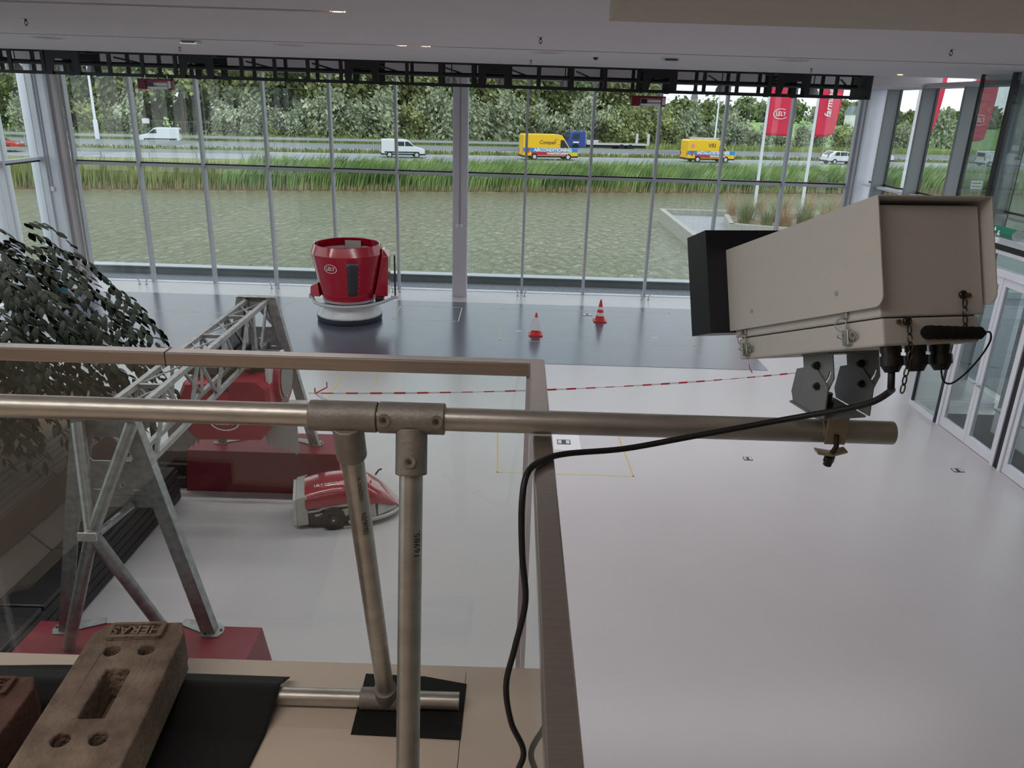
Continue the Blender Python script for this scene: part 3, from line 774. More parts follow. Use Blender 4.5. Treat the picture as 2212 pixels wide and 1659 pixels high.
for k in range(NP + 1):
    y = y0g + stp * k
    if 0 < k < NP: bar('cross_strut', (-.11, y, zt_ - .005), (.11, y, zt_ - .005), .04)
    if k < NP:
        bar('tie_rod', (-.12, y + .03, zt_), (.12, y + stp - .03, zt_), .014)
        bar('tie_rod', (-.12, y + stp * .62, zt_), (.12, y + stp * .15, zt_), .014)
        for s in (-1, 1):
            ym = y + stp * .62
            bar('web_bar', (s * .130, y + .02, zt_ - .03), (s * .088, ym, zb_ + .02), .03)
            bar('web_bar', (s * .130, y + stp - .02, zt_ - .03), (s * .088, ym + .05, zb_ + .02), .03)

# feed grabber hanging under the girder
gr = thing('feed_grabber', 'red feed grabber with serrated steel jaws hanging under the lattice girder', 'grabber', (-3.56, 9.2, 1.0))
REDG = mat('dusty_red_grabber_cover', srgb(158, 30, 56), .38)
MECH = mat('olive_grey_machine_metal', srgb(96, 98, 92), .5, .5, var=.15, vscale=18)
def oct_prism(pts, y0, y1, ins):   # chamfered cover: outline at the back, inset outline at the front
    n = len(pts); cx = sum(p[0] for p in pts) / n; cz_ = sum(p[1] for p in pts) / n
    b = [(x, y1, z) for x, z in pts]; m_ = [(x, y0 + .05, z) for x, z in pts]
    f_ = [(cx + (x - cx) * (1 - ins), y0, cz_ + (z - cz_) * (1 - ins)) for x, z in pts]
    mb = MB(); mb.add(b + m_ + f_, [tuple(range(n)), tuple(range(2 * n, 3 * n))[::-1]] + [(i, (i + 1) % n, n + (i + 1) % n, n + i) for i in range(n)] + [(n + i, n + (i + 1) % n, 2 * n + (i + 1) % n, 2 * n + i) for i in range(n)])
    return mb
out = [(-.60, .62), (-.50, .84), (-.20, .86), (-.16, .62), (.06, .62), (.10, .90), (.44, .90), (.56, .80), (.57, .28), (.40, .08), (-.42, .06), (-.56, .25)]
oct_prism(out, -.22, .10, .08).build('front_cover', REDG, gr)
MB().box(-.5, .5, .1, .62, .1, .9).build('machine_body', MECH, gr, bevel=.02)
MB().box(-.52, -.12, -.02, .3, .88, .99).build('side_box', MECH, gr, bevel=.01)
MB().box(.5, .545, -.1, .6, .3, 1.05).build('side_plate', LIGHT_GREY, gr)
MB().cyl((.545, .35, .75), (.62, .35, .75), .33, n=28).build('belt_cover', REDG, gr, smooth=40)
MB().cyl((.62, .35, .75), (.632, .35, .75), .26, n=28).build('cover_pane', mat('smoked_cover', srgb(84, 80, 72), .25), gr, smooth=40)
for x, z, r in ((.22, 1.0, .09), (-.05, 1.02, .07)):
    MB().cyl((x, .05, z), (x + .2, .25, z + .02), r, n=18).build('motor', MECH, gr, smooth=40)
MB().box(.20, .28, -.02, .06, .97, 1.06).build('valve', mat('orange_valve', srgb(196, 92, 52), .5), gr, bevel=.006)
for x in (-.28, -.1, .05): MB().box(x, x + .1, .18, .5, .98, 1.16).build('control_module', BLACK_GLOSS, gr, bevel=.01)
for s in (-1, 1):     # trolley hangers up to the girder
    MB().box(s * .16 + .12, s * .16 + .17, .12, .2, .92, 1.62).build('hanger', GALV, gr)
def jaw(sgn):
    p = [(0, 0), (.42, -.02), (.42, .28), (.0, .34)]
    teeth = []
    n = 6
    for k in range(n):
        a = .42 - .42 * k / n; b = .42 - .42 * (k + .5) / n
        z = -.02 - .12 * (1 - k / n)
        teeth += [(a, z + .03), (b, z - .035)]
    pts = [(.42, .28)] + teeth + [(0, .05), (0, .34)]
    pts = [(sgn * (.42 + x), z) for x, z in pts]
    MB().prism(pts, -.05, -.038, 'y').build('jaw', mat('light_grey_jaw_steel', srgb(168, 166, 160), .45, .4), gr)
jaw(1); jaw(-1)
MB().box(.45, .85, -.04, .45, .38, .40).build('jaw_deck', LIGHT_GREY, gr)
MB().tube([(.5, 0, .42), (.62, -.02, .5), (.72, .02, .62)], .022, 8).build('jaw_arm', GALV, gr, smooth=50)
def logo(parent, M, R, m=WHITE_PRINT, d=.002, world=False):
    # oval ring with the name inside
    mb = MB(); mb.plate(circ(0, 0, R, 32, R * .68), [circ(0, 0, R * .91, 32, R * .60)], 0, d, 'z', M)
    mb.build('logo_ring', m, parent, world=world)
    text('logo_lettering', 'LELY', R * .78, M @ Matrix.Translation((0, 0, d / 2)), m, parent, d / 2, world, bold=R * .012, sx=.82, shear=0)
logo(gr, basis((1, 0, 0), (0, 0, 1), (0, -1, 0), (-.02, -.221, .345)), .19)

# ================================================================== seating edge and planter on the left
WOOD = mat('weathered_deck_wood', srgb(88, 78, 70), .75, var=.18, vscale=7, stretch=(8, .6, 8), bump=.15, bscale=30)
DWOOD = mat('black_stained_slats', srgb(40, 38, 40), .6, var=.12, vscale=9, stretch=(6, .6, 6))
LEATHER = mat('grey_brown_leather', srgb(84, 74, 68), .55, var=.06, vscale=12, bump=.1, bscale=90)
BLEATHER = mat('black_leather_seat', srgb(34, 33, 36), .38, bump=.1, bscale=60)
sofa = thing('planter_bench', 'long bench built against a slatted wooden planter left of the trestles', 'bench', (-5.2, 7.4, 0))
def sb(name, x0, x1, y0, y1, z0, z1, m, **k): return MB().box(x0, x1, y0, y1, z0, z1).build(name, m, sofa, world=True, **k)
for k in range(4): sb('base_slat', -4.50, -4.45, 4.2, 9.40, .02 + .105 * k, .112 + .105 * k, DWOOD, bevel=.004)
for k in range(4): sb('end_slat', -4.95, -4.502, 9.35, 9.40, .02 + .105 * k, .112 + .105 * k, DWOOD, bevel=.004)
sb('seat_frame', -5.0, -4.505, 4.2, 9.34, .0, .40, BLACK)
for k in range(5):
    sb('seat_cushion', -4.94, -4.47, 4.25 + 1.03 * k, 5.265 + 1.03 * k, .405, .485, BLEATHER, bevel=.02)
    y0, y1 = 4.25 + 1.03 * k, 5.265 + 1.03 * k
    MB().hexa([(-5.08, y0, .45), (-4.96, y0, .45), (-4.96, y1, .45), (-5.08, y1, .45)], [(-5.26, y0, .665), (-5.18, y0, .665), (-5.18, y1, .665), (-5.26, y1, .665)]).build('back_cushion', LEATHER, sofa, world=True, bevel=.018)
sb('back_frame', -5.36, -5.31, 3.0, 9.4, 0, .95, DWOOD)
sb('edge_board', -5.235, -5.185, 3.0, 10.9, .675, 1.033, mat('reddish_edge_board', srgb(74, 54, 46), .6, var=.15, vscale=6, stretch=(6, .6, 6)), bevel=.004)
for k in range(5):
    x1 = -5.24 - .112 * k
    sb('deck_board', x1 - .104, x1, 3.0, 10.9, 1.0, 1.035, WOOD, bevel=.003)
sb('planter_wall', -5.86, -5.80, 3.0, 10.9, .0, 1.035, DWOOD)
sb('planter_wall', -9.4, -5.86, 10.85, 10.9, .0, 1.035, DWOOD)
sb('soil', -9.4, -5.861, 3.0, 10.84, .6, .98, mat('brown_potting_soil', srgb(112, 96, 80), .95, var=.25, vscale=30, bump=.6, bscale=80))
for y in (10.0, 10.6): sb('end_post', -5.36, -5.28, y, y + .06, 0, .95, DWOOD)
st = thing('stone_block_stack', 'stack of dark stone steps at the end of the planter bench', 'steps', (-4.7, 10.2, 0))
for k in range(3): MB().box(-.32 + .03 * k, .2, -.5 + .1 * k, .55, .16 * k + .002, .16 * k + .155).build('step', DWOOD, st, bevel=.01)

# ================================================================== indoor tree
def leaf_mesh(L=.12, W=.052):
    v = [(0, 0, 0), (W * .42, L * .28, -.004), (W * .5, L * .55, -.012), (W * .25, L * .82, -.02), (0, L, -.03), (-W * .25, L * .82, -.02), (-W * .5, L * .55, -.012), (-W * .42, L * .28, -.004), (0, L * .3, .006), (0, L * .6, -.003)]
    f = [(0, 1, 8), (1, 2, 9, 8), (2, 3, 9), (3, 4, 9), (4, 5, 9), (5, 6, 9), (6, 7, 8, 9), (7, 0, 8)]
    return v, f
LEAF = mat('dark_ficus_leaf', srgb(31, 40, 28), .6, var=.3, vscale=3, spec=.25)
BARK = mat('grey_brown_bark', srgb(84, 70, 58), .85, var=.2, vscale=14)
tr = thing('indoor_fig_tree', 'large leafy indoor fig tree with dark leaves growing from the planter', 'tree', (-7.3, 8.4, .98))
rng = random.Random(11)
tb = MB()
trunk = [(0, 0, -.3), (.05, .02, .4), (.15, -.03, 1.0), (.3, -.05, 1.5)]
MB().tube(spline(trunk, 5), .11, 10, taper=.07).build('trunk', BARK, tr, smooth=60)
CC = Vector((1.05, -.1, 1.72))
def crown_pt():
    # dense, irregular crown: wide ellipsoid with a shelf reaching right and drooping twigs below
    while True:
        p = Vector((rng.uniform(-1, 1), rng.uniform(-1, 1), rng.uniform(-1, 1)))
        if p.length > 1 or p.length < .35: continue
        q = Vector((p.x * 2.05, p.y * 1.25, p.z * 1.45)) + CC
        lim_ = 1.45 - .42 * max(0, q.x - .6)           # slopes down to the right
        if q.z > CC.z + lim_: continue
        if q.x > 2.55 and q.z < .9: continue
        if q.z < .85 and q.x > 1.5: continue
        if q.z < 1.0 and rng.random() < .75: continue
        return q
twigs = []
for b in range(26):
    e = crown_pt()
    s0 = Vector((.3 + .1 * rng.random(), -.05, 1.2 + .5 * rng.random()))
    mid = (s0 + e) / 2 + Vector((rng.uniform(-.2, .2), rng.uniform(-.2, .2), .2))
    MB().tube(spline([s0, mid, e], 4), .022, 6, taper=.006).build('branch', BARK, tr, smooth=60)
lv, lf = leaf_mesh()
lme = MB().add(lv, lf).build('leaf', LEAF, mesh_only=True, smooth=60)
leaves = []
for c_ in range(620):
    p0 = crown_pt()
    out_d = (p0 - CC); out_d.z *= .3; out_d.normalize()
    dirn = (out_d + Vector((rng.uniform(-.5, .5), rng.uniform(-.5, .5), rng.uniform(-.7, .1)))).normalized()
    for k in range(11):
        q = p0 + dirn * (.045 * k) + Vector((0, 0, -.004 * k * k))
        side = dirn.cross(Vector((0, 0, 1))).normalized() * (1 if k % 2 else -1)
        d = (dirn * .7 + side * .8 + Vector((rng.uniform(-.2, .2), rng.uniform(-.2, .2), -.55 + rng.uniform(-.3, .3)))).normalized()
        up = (Vector((rng.uniform(-.4, .4), rng.uniform(-.4, .4), 1)) - d * d.z).normalized()
        x_ = d.cross(up).normalized()
        s = rng.uniform(.95, 1.5)
        M = basis(x_ * s, d * s, x_.cross(d) * s, q)
        leaves.append(M)
base_inv = Vector((-7.3, 8.4, .98))
def vis_key(M):     # nearest to the open side of the crown first
    w = M.translation + base_inv
    return (w - Vector((0, 0, 5.2))).length
leaves.sort(key=vis_key)
for M in leaves[:300]:
    o = bpy.data.objects.new('leaf', lme); COL.objects.link(o); o.parent = tr; o.matrix_basis = M
rest = MB()
for M in leaves[300:]: rest.add(lv, lf, M)
tag(rest.build('foliage', LEAF, tr, smooth=60), kind='stuff')

# ================================================================== small cleaning robot
rb = thing('cleaning_robot', 'small red and silver floor cleaning robot standing in front of the far red plinth', 'robot', (-2.72, 8.98, 0), rz=rad(14))
SILV = mat('silver_painted_casting', srgb(184, 182, 178), .35, .25)
# local x: rear 0 -> nose 1.32 ; near side y=-.34, far side y=+.34
hood = MB(); NX, NA = 26, 14
def hood_z(t): return .50 + .07 * sin(pi * min(1, t * 1.35)) - .36 * max(0, (t - .62) / .38) ** 1.7
def hood_w(t): return .335 * (1 - .62 * max(0, (t - .58) / .42) ** 1.8)
def hood_b(t): return .30 - .03 * t + .0 * t - .14 * max(0, (t - .75) / .25)
vs = []; fs = []
for i in range(NX + 1):
    t = i / NX
    x = .09 + 1.20 * t
    for j in range(NA + 1):
        a = pi * j / NA
        cx_, sx_ = cos(a), sin(a)
        y = -hood_w(t) * (abs(cx_) ** .55) * (1 if cx_ > 0 else -1)
        z = hood_b(t) + (hood_z(t) - hood_b(t)) * (sx_ ** .6)
        vs.append((x, y, z))
for i in range(NX):
    for j in range(NA):
        a = i * (NA + 1) + j
        fs.append((a, a + 1, a + NA + 2, a + NA + 1))
fs.append(tuple(range(NA + 1))); fs.append(tuple(NX * (NA + 1) + j for j in range(NA + 1))[::-1])
hood.add(vs, fs)
hd = hood.build('hood', mat('glossy_dark_red_hood', srgb(152, 20, 46), .2, coat=.8), rb, smooth=45)
text('hood_lettering', 'LELY DISCOVERY', .055, basis((.995, 0, .06), (0, .9, .42), (-.06, -.42, .9), (.42, -.19, .556)), WHITE_PRINT, rb, .001, bold=.0005)
MB().prism([(-.02, .44), (.12, .47), (.12, .06), (-.02, .05)], -.315, .315, 'y').build('rear_frame', SILV, rb, bevel=.01)
MB().box(-.06, -.019, -.30, .30, .06, .42).build('rear_panel', LIGHT_GREY, rb, bevel=.008)
MB().box(-.064, -.059, -.06, .02, .14, .17).build('charge_port', BLACK_GLOSS, rb)
MB().box(.121, .78, -.325, .325, .035, .32).build('chassis', BLACK_GLOSS, rb, bevel=.03, segs=3)
MB().prism([(.12, .27), (.24, .275), (.30, .30), (.72, .335), (.72, .305), (.30, .272), (.24, .25), (.12, .245)], -.345, -.33, 'y').build('side_rail', SILV, rb, bevel=.002)
MB().prism([(.20, .215), (.62, .265), (.62, .17), (.30, .10), (.27, .19), (.20, .19)], -.352, -.335, 'y').build('wheel_plate', SILV, rb, bevel=.003)
for x, z in ((.27, .20), (.42, .235), (.55, .23)): MB().cyl((x, -.36, z), (x, -.351, z), .013, n=6).build('bolt', DARK_STEEL, rb)
for s in (-1, 1):
    wy = s * .375
    wh = MB().lathe([(.07, -.028), (.125, -.038), (.148, -.030), (.152, 0), (.148, .030), (.125, .038), (.07, .028)], 30, Matrix.Translation((.43, wy, .152)) @ Matrix.Rotation(pi / 2, 4, 'X')).build('wheel', TIRE, rb, smooth=40)
    MB().cyl((.43, wy + s * .02, .152), (.43, wy + s * .042, .152), .06, n=20).build('hub', BLACK_GLOSS, wh, smooth=40)
    MB().cyl((.43, wy + s * .04, .152), (.43, wy + s * .052, .152), .016, n=12).build('axle_cap', CHROME, wh, smooth=40)
    # nose castings
    MB().hexa([(.66, s * .30, .06), (.98, s * .345, .09), (.98, s * .15, .09), (.66, s * .15, .06)], [(.66, s * .31, .30), (.96, s * .30, .31), (.96, s * .15, .31), (.66, s * .15, .30)]).build('side_casting', SILV, rb, bevel=.012)
    MB().hexa([(.99, s * .34, .10), (1.27, s * .16, .12), (1.20, s * .02, .12), (.99, s * .02, .10)], [(1.0, s * .24, .33), (1.22, s * .10, .24), (1.16, s * .02, .26), (1.0, s * .02, .32)]).build('nose_casting', SILV, rb, bevel=.02)
ring = [(.62 + .0, -.36, .07)]
for k in range(17):
    a = rad(-90 + 180 * k / 16)
    ring.append((.80 + .50 * cos(a), .37 * sin(a), .085))
ring.append((.62, .36, .07))
MB().tube(ring, .026, 10).build('bumper_ring', SILV, rb, smooth=50)
MB().box(.66, .92, -.40, -.33, .005, .03).build('scraper_end', mat('dark_red_scraper', srgb(112, 38, 40), .6), rb)
MB().box(.55, .70, -.39, -.33, .005, .04).build('scraper_blade', CHROME, rb)
MB().tube([(1.0, .08, .5), (1.05, .1, .56), (1.09, .11, .565)], .012, 8).build('aerial', BLACK_GLOSS, rb, smooth=50)

# ================================================================== mixing and feeding robot
mf = thing('feed_mixer_robot', 'big red open topped feed mixer robot with silver base on the dark floor', 'robot', (-4.10, 18.93, 0.006))
MB().lathe([(.70, .01), (.785, .012), (.80, .05), (.80, .135), (.70, .135)], 48).build('skirt', mat('dark_grey_skirt', srgb(46, 50, 58), .6), mf, smooth=30)
MB().lathe([(.70, .137), (.795, .139), (.80, .17), (.69, .40), (.66, .44), (.5, .44)], 48).build('base_cone', LIGHT_GREY, mf, smooth=30)
for k in range(24):
    a = 2 * pi * k / 24 + .1
    MB().cyl((.79 * cos(a), .79 * sin(a), .155), (.806 * cos(a), .806 * sin(a), .155), .012, n=6).build('rivet', CHROME, mf)
RBK = mat('glossy_mixer_red', srgb(172, 12, 40), .18, coat=.8)
NB = 18      # softly faceted tub
prof = [(.60, .565), (.645, .56), (.655, .60), (.87, 1.64), (.88, 1.68), (.805, 1.89), (.795, 1.90), (.775, 1.89), (.84, 1.68), (.61, .62)]
MB().lathe(prof, NB * 2, closed=True).build('tub', RBK, mf, smooth=22)
MB().lathe([(.602, .50), (.645, .505), (.645, .558), (.602, .558)], 48, closed=True).build('lower_ring', mat('bright_ring', srgb(206, 188, 192), .3, .5), mf, smooth=40)
MB().lathe([(.05, .60), (.60, .62)], 32).build('tub_floor', GREY_ALU, mf, smooth=40)
MB().lathe([(.80, 1.56), (.80, 1.70), (.79, 1.70), (.79, 1.56)], 40, closed=True).build('inner_band', LIGHT_GREY, mf, smooth=40)
aug = MB(); vs = []; fs = []          # auger screw
for k in range(61):
    a = 2 * pi * 1.7 * k / 60; z = .66 + .75 * k / 60; r = .50 - .28 * k / 60
    vs += [(.08 * cos(a), .08 * sin(a), z), (r * cos(a), r * sin(a), z - .03), (r * cos(a), r * sin(a), z - .045), (.08 * cos(a), .08 * sin(a), z - .015)]
for k in range(60):
    b = 4 * k
    for j in range(4): fs.append((b + j, b + (j + 1) % 4, b + 4 + (j + 1) % 4, b + 4 + j))
aug.add(vs, fs).build('auger', MECH, mf, smooth=50)
MB().cyl((0, 0, .62), (0, 0, 1.42), .09, n=16).build('auger_shaft', MECH, mf, smooth=40)
def on_tub(theta, z, off=.004):
    r = .655 + (.87 - .655) * (z - .60) / 1.04 + off
    return Vector((r * cos(theta), r * sin(theta), z))
# window strip, right of the front
th0, th1 = rad(-80), rad(-61)
wv = []; wfc = []
for k in range(9):
    z = .72 + .84 * k / 8
    for j in range(4):
        th = th0 + (th1 - th0) * j / 3
        wv.append(tuple(on_tub(th, z, .006)))
for k in range(8):
    for j in range(3): wfc.append((4 * k + j, 4 * k + j + 1, 4 * k + j + 5, 4 * k + j + 4))
wo = MB().add(wv, wfc).build('inspection_window', mat('smoked_inspection_window', srgb(62, 60, 64), .15, spec=.6), mf, smooth=50)
wo.modifiers.new('thickness', 'SOLIDIFY').thickness = .006
for k in range(8):
    for th in (th0 - .035, th1 + .035):
        p = on_tub(th, .72 + .12 * k); n__ = Vector((cos(th), sin(th), 0))
        MB().cyl(p - n__ * .006, p + n__ * .004, .007, n=6).build('rivet', CHROME, mf)
thl = rad(-107); p = on_tub(thl, 1.40, .014)
logo(mf, basis((-sin(thl), cos(thl), 0), (.2 * cos(thl), .2 * sin(thl), .98), (cos(thl) * .98, sin(thl) * .98, -.2), p), .165)
# guard tube round the tub
gt = [(-.93, -.02, .56)]
for k in range(15):
    a = rad(-168 + 120 * k / 14); gt.append((.87 * cos(a), .87 * sin(a), .50))
gt += [(.86, -.36, .52), (1.06, -.10, .56), (1.16, .02, .58)]
MB().tube(spline(gt, 4), .04, 10).build('guard_tube', GREY_ALU, mf, smooth=50)
MB().box(-.99, -.88, -.08, .05, .50, .62).build('tube_bracket', LIGHT_GREY, mf, bevel=.01)
MB().box(1.05, 1.22, -.05, .1, .54, .62).build('tube_bracket', LIGHT_GREY, mf, bevel=.01)
MB().hexa([(-.92, -.22, .60), (-.66, -.30, .60), (-.66, .1, .60), (-.92, .1, .60)], [(-.90, -.2, .84), (-.70, -.28, .95), (-.70, .1, .95), (-.90, .1, .84)]).build('side_box', RBK, mf, bevel=.01)
MB().hexa([(.68, -.25, .62), (.98, -.12, .62), (.98, .30, .62), (.68, .30, .62)], [(.88, -.25, 1.66), (1.02, -.12, 1.60), (1.02, .30, 1.60), (.88, .30, 1.66)]).build('drive_cabinet', RBK, mf, bevel=.012)
MB().hexa([(.88, -.25, 1.662), (1.02, -.12, 1.602), (1.02, .30, 1.602), (.88, .30, 1.662)], [(.87, -.1, 1.80), (.9, -.08, 1.77), (.9, .2, 1.77), (.87, .2, 1.80)]).build('cabinet_hood', RBK, mf, bevel=.008)
MB().box(.70, .90, -.3, -.1, .50, .62).build('motor', BLACK_GLOSS, mf, bevel=.01)
MB().cyl((1.15, .02, .56), (1.15, .02, 1.62), .022, n=10).build('warning_pole', mat('dark_brown_pole', srgb(64, 52, 52), .5), mf, smooth=50)
MB().box(-.2, .2, .70, .72, 1.45, 1.84).build('notice_board', mat('pale_board', srgb(190, 184, 180), .7), mf)

# ================================================================== traffic cones
def cone(lab, x, y, wrapped, h=.52):
    t = thing('traffic_cone', lab, 'traffic cone', (x, y, .006), group='traffic cones on the dark floor')
    MB().prism(rrect(-.165, .165, -.165, .165, .03, 3), 0, .03, 'z').build('foot', ORANGE_RED, t, bevel=.006)
    r = lambda z: .125 - (.125 - .022) * (z - .03) / (h - .03)
    bands = [(.03, .15, ORANGE_RED), (.15, .235, WHITE), (.235, .31, ORANGE_RED), (.31, .385, WHITE), (.385, h, ORANGE_RED)]
    for a, b, m_ in bands:
        MB().lathe([(r(a) - .012, a), (r(a), a), (r(b), b), (r(b) - .012, b)], 24, closed=True).build('band', m_, t, smooth=40)
    MB().lathe([(.0005, h), (.02, h - .001), (.018, h + .012), (.0005, h + .014)], 16).build('tip', ORANGE_RED, t, smooth=40)
    if wrapped:
        MB().hexa([(-.17, -.15, .15), (.10, -.155, .14), (.13, -.02, .14), (-.15, .0, .15)], [(-.11, -.09, .43), (.045, -.095, .44), (.06, -.02, .44), (-.11, -.01, .43)]).build('paper_notice', mat('white_paper_sheet', srgb(226, 228, 236), .7), t)
    return t
cone('orange cone with two white bands standing right of the floor socket', 2.245, 19.40, False, .555)
cone('orange cone partly wrapped in a white paper notice near the mat middle', .562, 17.95, True, .53)

# ================================================================== floor markings, sockets
def strip(lab, pts, w, m, z=.0, h=.0012):
    mb = MB()
    for (xa, ya), (xb, yb) in zip(pts[:-1], pts[1:]):
        d = Vector((xb - xa, yb - ya, 0)); n2 = Vector((-d.y, d.x, 0)).normalized() * w / 2
        d = d.normalized() * w / 2
        a, b = Vector((xa, ya, 0)) - d, Vector((xb, yb, 0)) + d
        mb.add([a - n2, b - n2, b + n2, a + n2, a - n2 + Vector((0, 0, h)), b - n2 + Vector((0, 0, h)), b + n2 + Vector((0, 0, h)), a + n2 + Vector((0, 0, h))], [(3, 2, 1, 0), (4, 5, 6, 7), (0, 1, 5, 4), (1, 2, 6, 5), (2, 3, 7, 6), (3, 0, 4, 7)])
    o = mb.build('floor_marking_tape', m); o.location = (0, 0, z)
    return tag(o, lab, 'floor tape')
strip('large rectangle of pale tape around the two cones', [(-.34, 20.37), (4.22, 20.42), (4.28, 17.42), (-.29, 17.38), (-.34, 20.37)], .03, LINE_TAPE, .006)
strip('small rectangle of pale tape right of the feed mixer', [(-3.03, 20.38), (-1.376, 20.34), (-1.37, 18.93), (-3.01, 18.96), (-3.03, 20.38)], .03, LINE_TAPE, .006)
strip('pale tape line left of the feed mixer on the dark floor', [(-10.6, 19.1), (-6.3, 19.0), (-5.9, 20.6)], .03, LINE_TAPE, .006)
strip('faded yellow tape line behind the gantry', [(-3.36, 14.6), (-3.36, 12.6)], .03, YELLOW_TAPE)
strip('short faded yellow tape line beside the gantry tape', [(-2.66, 14.85), (-2.62, 14.1)], .03, YELLOW_TAPE)
strip('faded yellow tape corner right of the balcony rail', [(1.84, 11.95), (1.884, 10.5), (-.156, 10.5), (-.195, 11.98)], .025, YELLOW_TAPE)
def socket(lab, x, y, s, plate=None, z=0.0):
    t = thing('floor_socket', lab, 'floor socket', (x, y, z))
    if plate: MB().box(*plate, 0.0, .002).build('cover_plate', WHITE, t)
    MB().box(-s * .5, s * .5, -s * .42, s * .42, .002, .005).build('frame', BLACK_GLOSS, t)
    for sx in (-.3, .3): MB().box(s * sx - s * .13, s * sx + s * .13, -s * .3, s * .3, .005, .007).build('lid', LIGHT_GREY, t)
socket('floor socket box with white plate below the tube stand', .90, 11.68, .22, (-.17, .27, -.31, .30))
socket('floor socket box on the dark floor left of the orange cone', 1.97, 20.0, .26, None, .006)
socket('small floor socket in the pale floor below the camera housing', 3.81, 11.25, .14)
socket('small floor socket beside the lobby doors', 7.05, 11.05, .16)
pp = MB().box(-.05, .05, -.03, .03, 0, .003).build('paper_scrap', WHITE); pp.location = (-4.9 + .95, 15.95, .006)
tag(pp, 'tiny white paper scrap on the dark floor below the mixer', 'paper scrap')
for lab, x, y in (('white floor label left of the paper wrapped cone', .15, 18.2), ('white floor label right of both cones', 3.45, 18.0)):
    o = MB().box(-.09, .09, -.03, .03, 0, .002).build('floor_label', WHITE); o.location = (x, y, .006); tag(o, lab, 'floor label')

# barrier tape from the trestle to the lobby
bt = thing('barrier_tape', 'red and white barrier tape stretched from the far trestle towards the lobby', 'barrier tape', (-2.7, 10.2, 1.0))
P0_, P1_ = Vector((-2.78, 9.97, 1.38)), Vector((7.69, 13.95, .95))
Nt = 66
REDT, WHT = mat('red_tape_print', srgb(196, 30, 44), .5), mat('white_tape_film', srgb(232, 230, 232), .5)
def tp(t): return P0_.lerp(P1_, t) + Vector((0, 0, -.2 * 4 * t * (1 - t)))
for k in range(Nt):
    a, b = tp(k / Nt), tp((k + 1) / Nt)
    tw = .006 + .009 * abs(sin(k * .23))
    hz = Vector((0, 0, tw))
    d = Vector((0, .0015, 0))
    MB().hexa([a - hz - d, b - hz - d, b - hz + d, a - hz + d], [a + hz - d, b + hz - d, b + hz + d, a + hz + d]).build('tape_segment', REDT if k % 2 else WHT, bt, world=True)
for q in ((.12, -.1, .12), (.25, .05, .15), (.22, -.05, -.15), (.34, .0, -.28)):
    MB().tube([P0_ + Vector((.1, 0, 0)), P0_ + Vector((q[0], q[1], q[2] * .5)), P0_ + Vector(q)], .012, 6, taper=.008).build('loose_end', REDT if q[2] > 0 else WHT, bt, world=True)

# stoppers at the foot of the mullions
for x0, lab in ((-10.7, 'first pair of chrome door stops from the left corner'), (-6.89, 'second pair of chrome door stops from the left corner'), (-3.39, 'pair of chrome door stops right of the feed mixer'), (.22, 'pair of chrome door stops right of the middle column'), (3.80, 'pair of chrome door stops left of the camera visor')):
    t = thing('door_stop', lab, 'door stop', (x0, 21.95, 0), group='chrome door stops along the window sill')
    for s in (-.1, .1):
        p = MB().cyl((s, 0, 0), (s, 0, .02), .04, n=14).cyl((s, 0, .02), (s, 0, .10), .014, n=10).build('stop', CHROME, t, smooth=40)
        MB().tube([(s, 0, .10), (s + .03 * (1 if s > 0 else -1), -.02, .14), (s + .01, -.03, .18)], .014, 8).build('lever', CHROME, p, smooth=50)

# blue bucket by the left corner column
bk = thing('blue_bucket', 'small turquoise bucket at the foot of the left corner column', 'bucket', (-12.25, 20.6, 0))
MB().lathe([(.10, 0), (.115, .005), (.14, .26), (.15, .265), (.15, .28), (.135, .28), (.11, .02)], 20, closed=False).build('pail', mat('turquoise_plastic', srgb(28, 150, 176), .4), bk, smooth=40)
MB().torus((0, 0, .2), .145, .004, 20, 6, normal=(.3, 0, 1)).build('handle', CHROME, bk, smooth=60)
# ================================================================== truss and ceiling fittings
ts = thing('lighting_truss', 'long black steel ladder truss hanging below the ceiling along the windows', 'truss', (0, 17.0, 5.5))
def tbx(name, x0, x1, y0, y1, z0, z1): return MB().box(x0, x1, y0, y1, z0, z1).build(name, BLACK_STEEL, ts, world=True)
TX0, TX1 = -12.4, 7.12
for y, zb in ((16.95, 5.50), (17.75, 5.52)):
    tbx('bottom_chord', TX0, TX1, y - .03, y + .03, zb, zb + .06)
    tbx('top_chord', TX0, TX1, y - .03, y + .03, zb + .60, zb + .66)
    ume = MB().box(-.035, .035, -.025, .025, 0, .54).build('upright', BLACK_STEEL, mesh_only=True)
    x = TX0 + .02; k = 0
    while x < TX1:
        inst('upright', ume, ts, (x, y - 17.0, zb + .06 - 5.5))
        x += .672; k += 1
MB().cyl((TX0, 17.35, 5.74), (TX1 - .1, 17.35, 5.74), .045, n=14).build('mid_pipe', BLACK_STEEL, ts, world=True, smooth=40)
MB().cyl((TX0, 17.2, 5.95), (TX1 - .1, 17.2, 5.95), .02, n=8).build('cable_pipe', BLACK_STEEL, ts, world=True, smooth=40)
for k, x in enumerate([-9.6, -6.9, -3.55, -.85, 2.5, 5.2, -11.9]):
    for y in (16.9, 17.72):
        p = [(x, 5.50), (x + .10, 5.50), (x + .17, 5.80), (x + .52, 5.80), (x + .58, 5.50), (x + .68, 5.50), (x + .68, 6.0), (x, 6.0)]
        MB().prism(p, y - .03, y + .02, 'y').build('bracket_frame', BLACK_STEEL, ts, world=True)
    tbx('cross_tie', x, x + .68, 16.95, 17.75, 5.93, 5.99)
xx_ = TX0 + .36
while xx_ < TX1:
    MB().cyl((xx_ - .25, 16.98, 5.86), (xx_ + .2, 17.7, 5.74), .018, n=8).build('diagonal_arm', BLACK_STEEL, ts, world=True, smooth=40)
    xx_ += 1.344
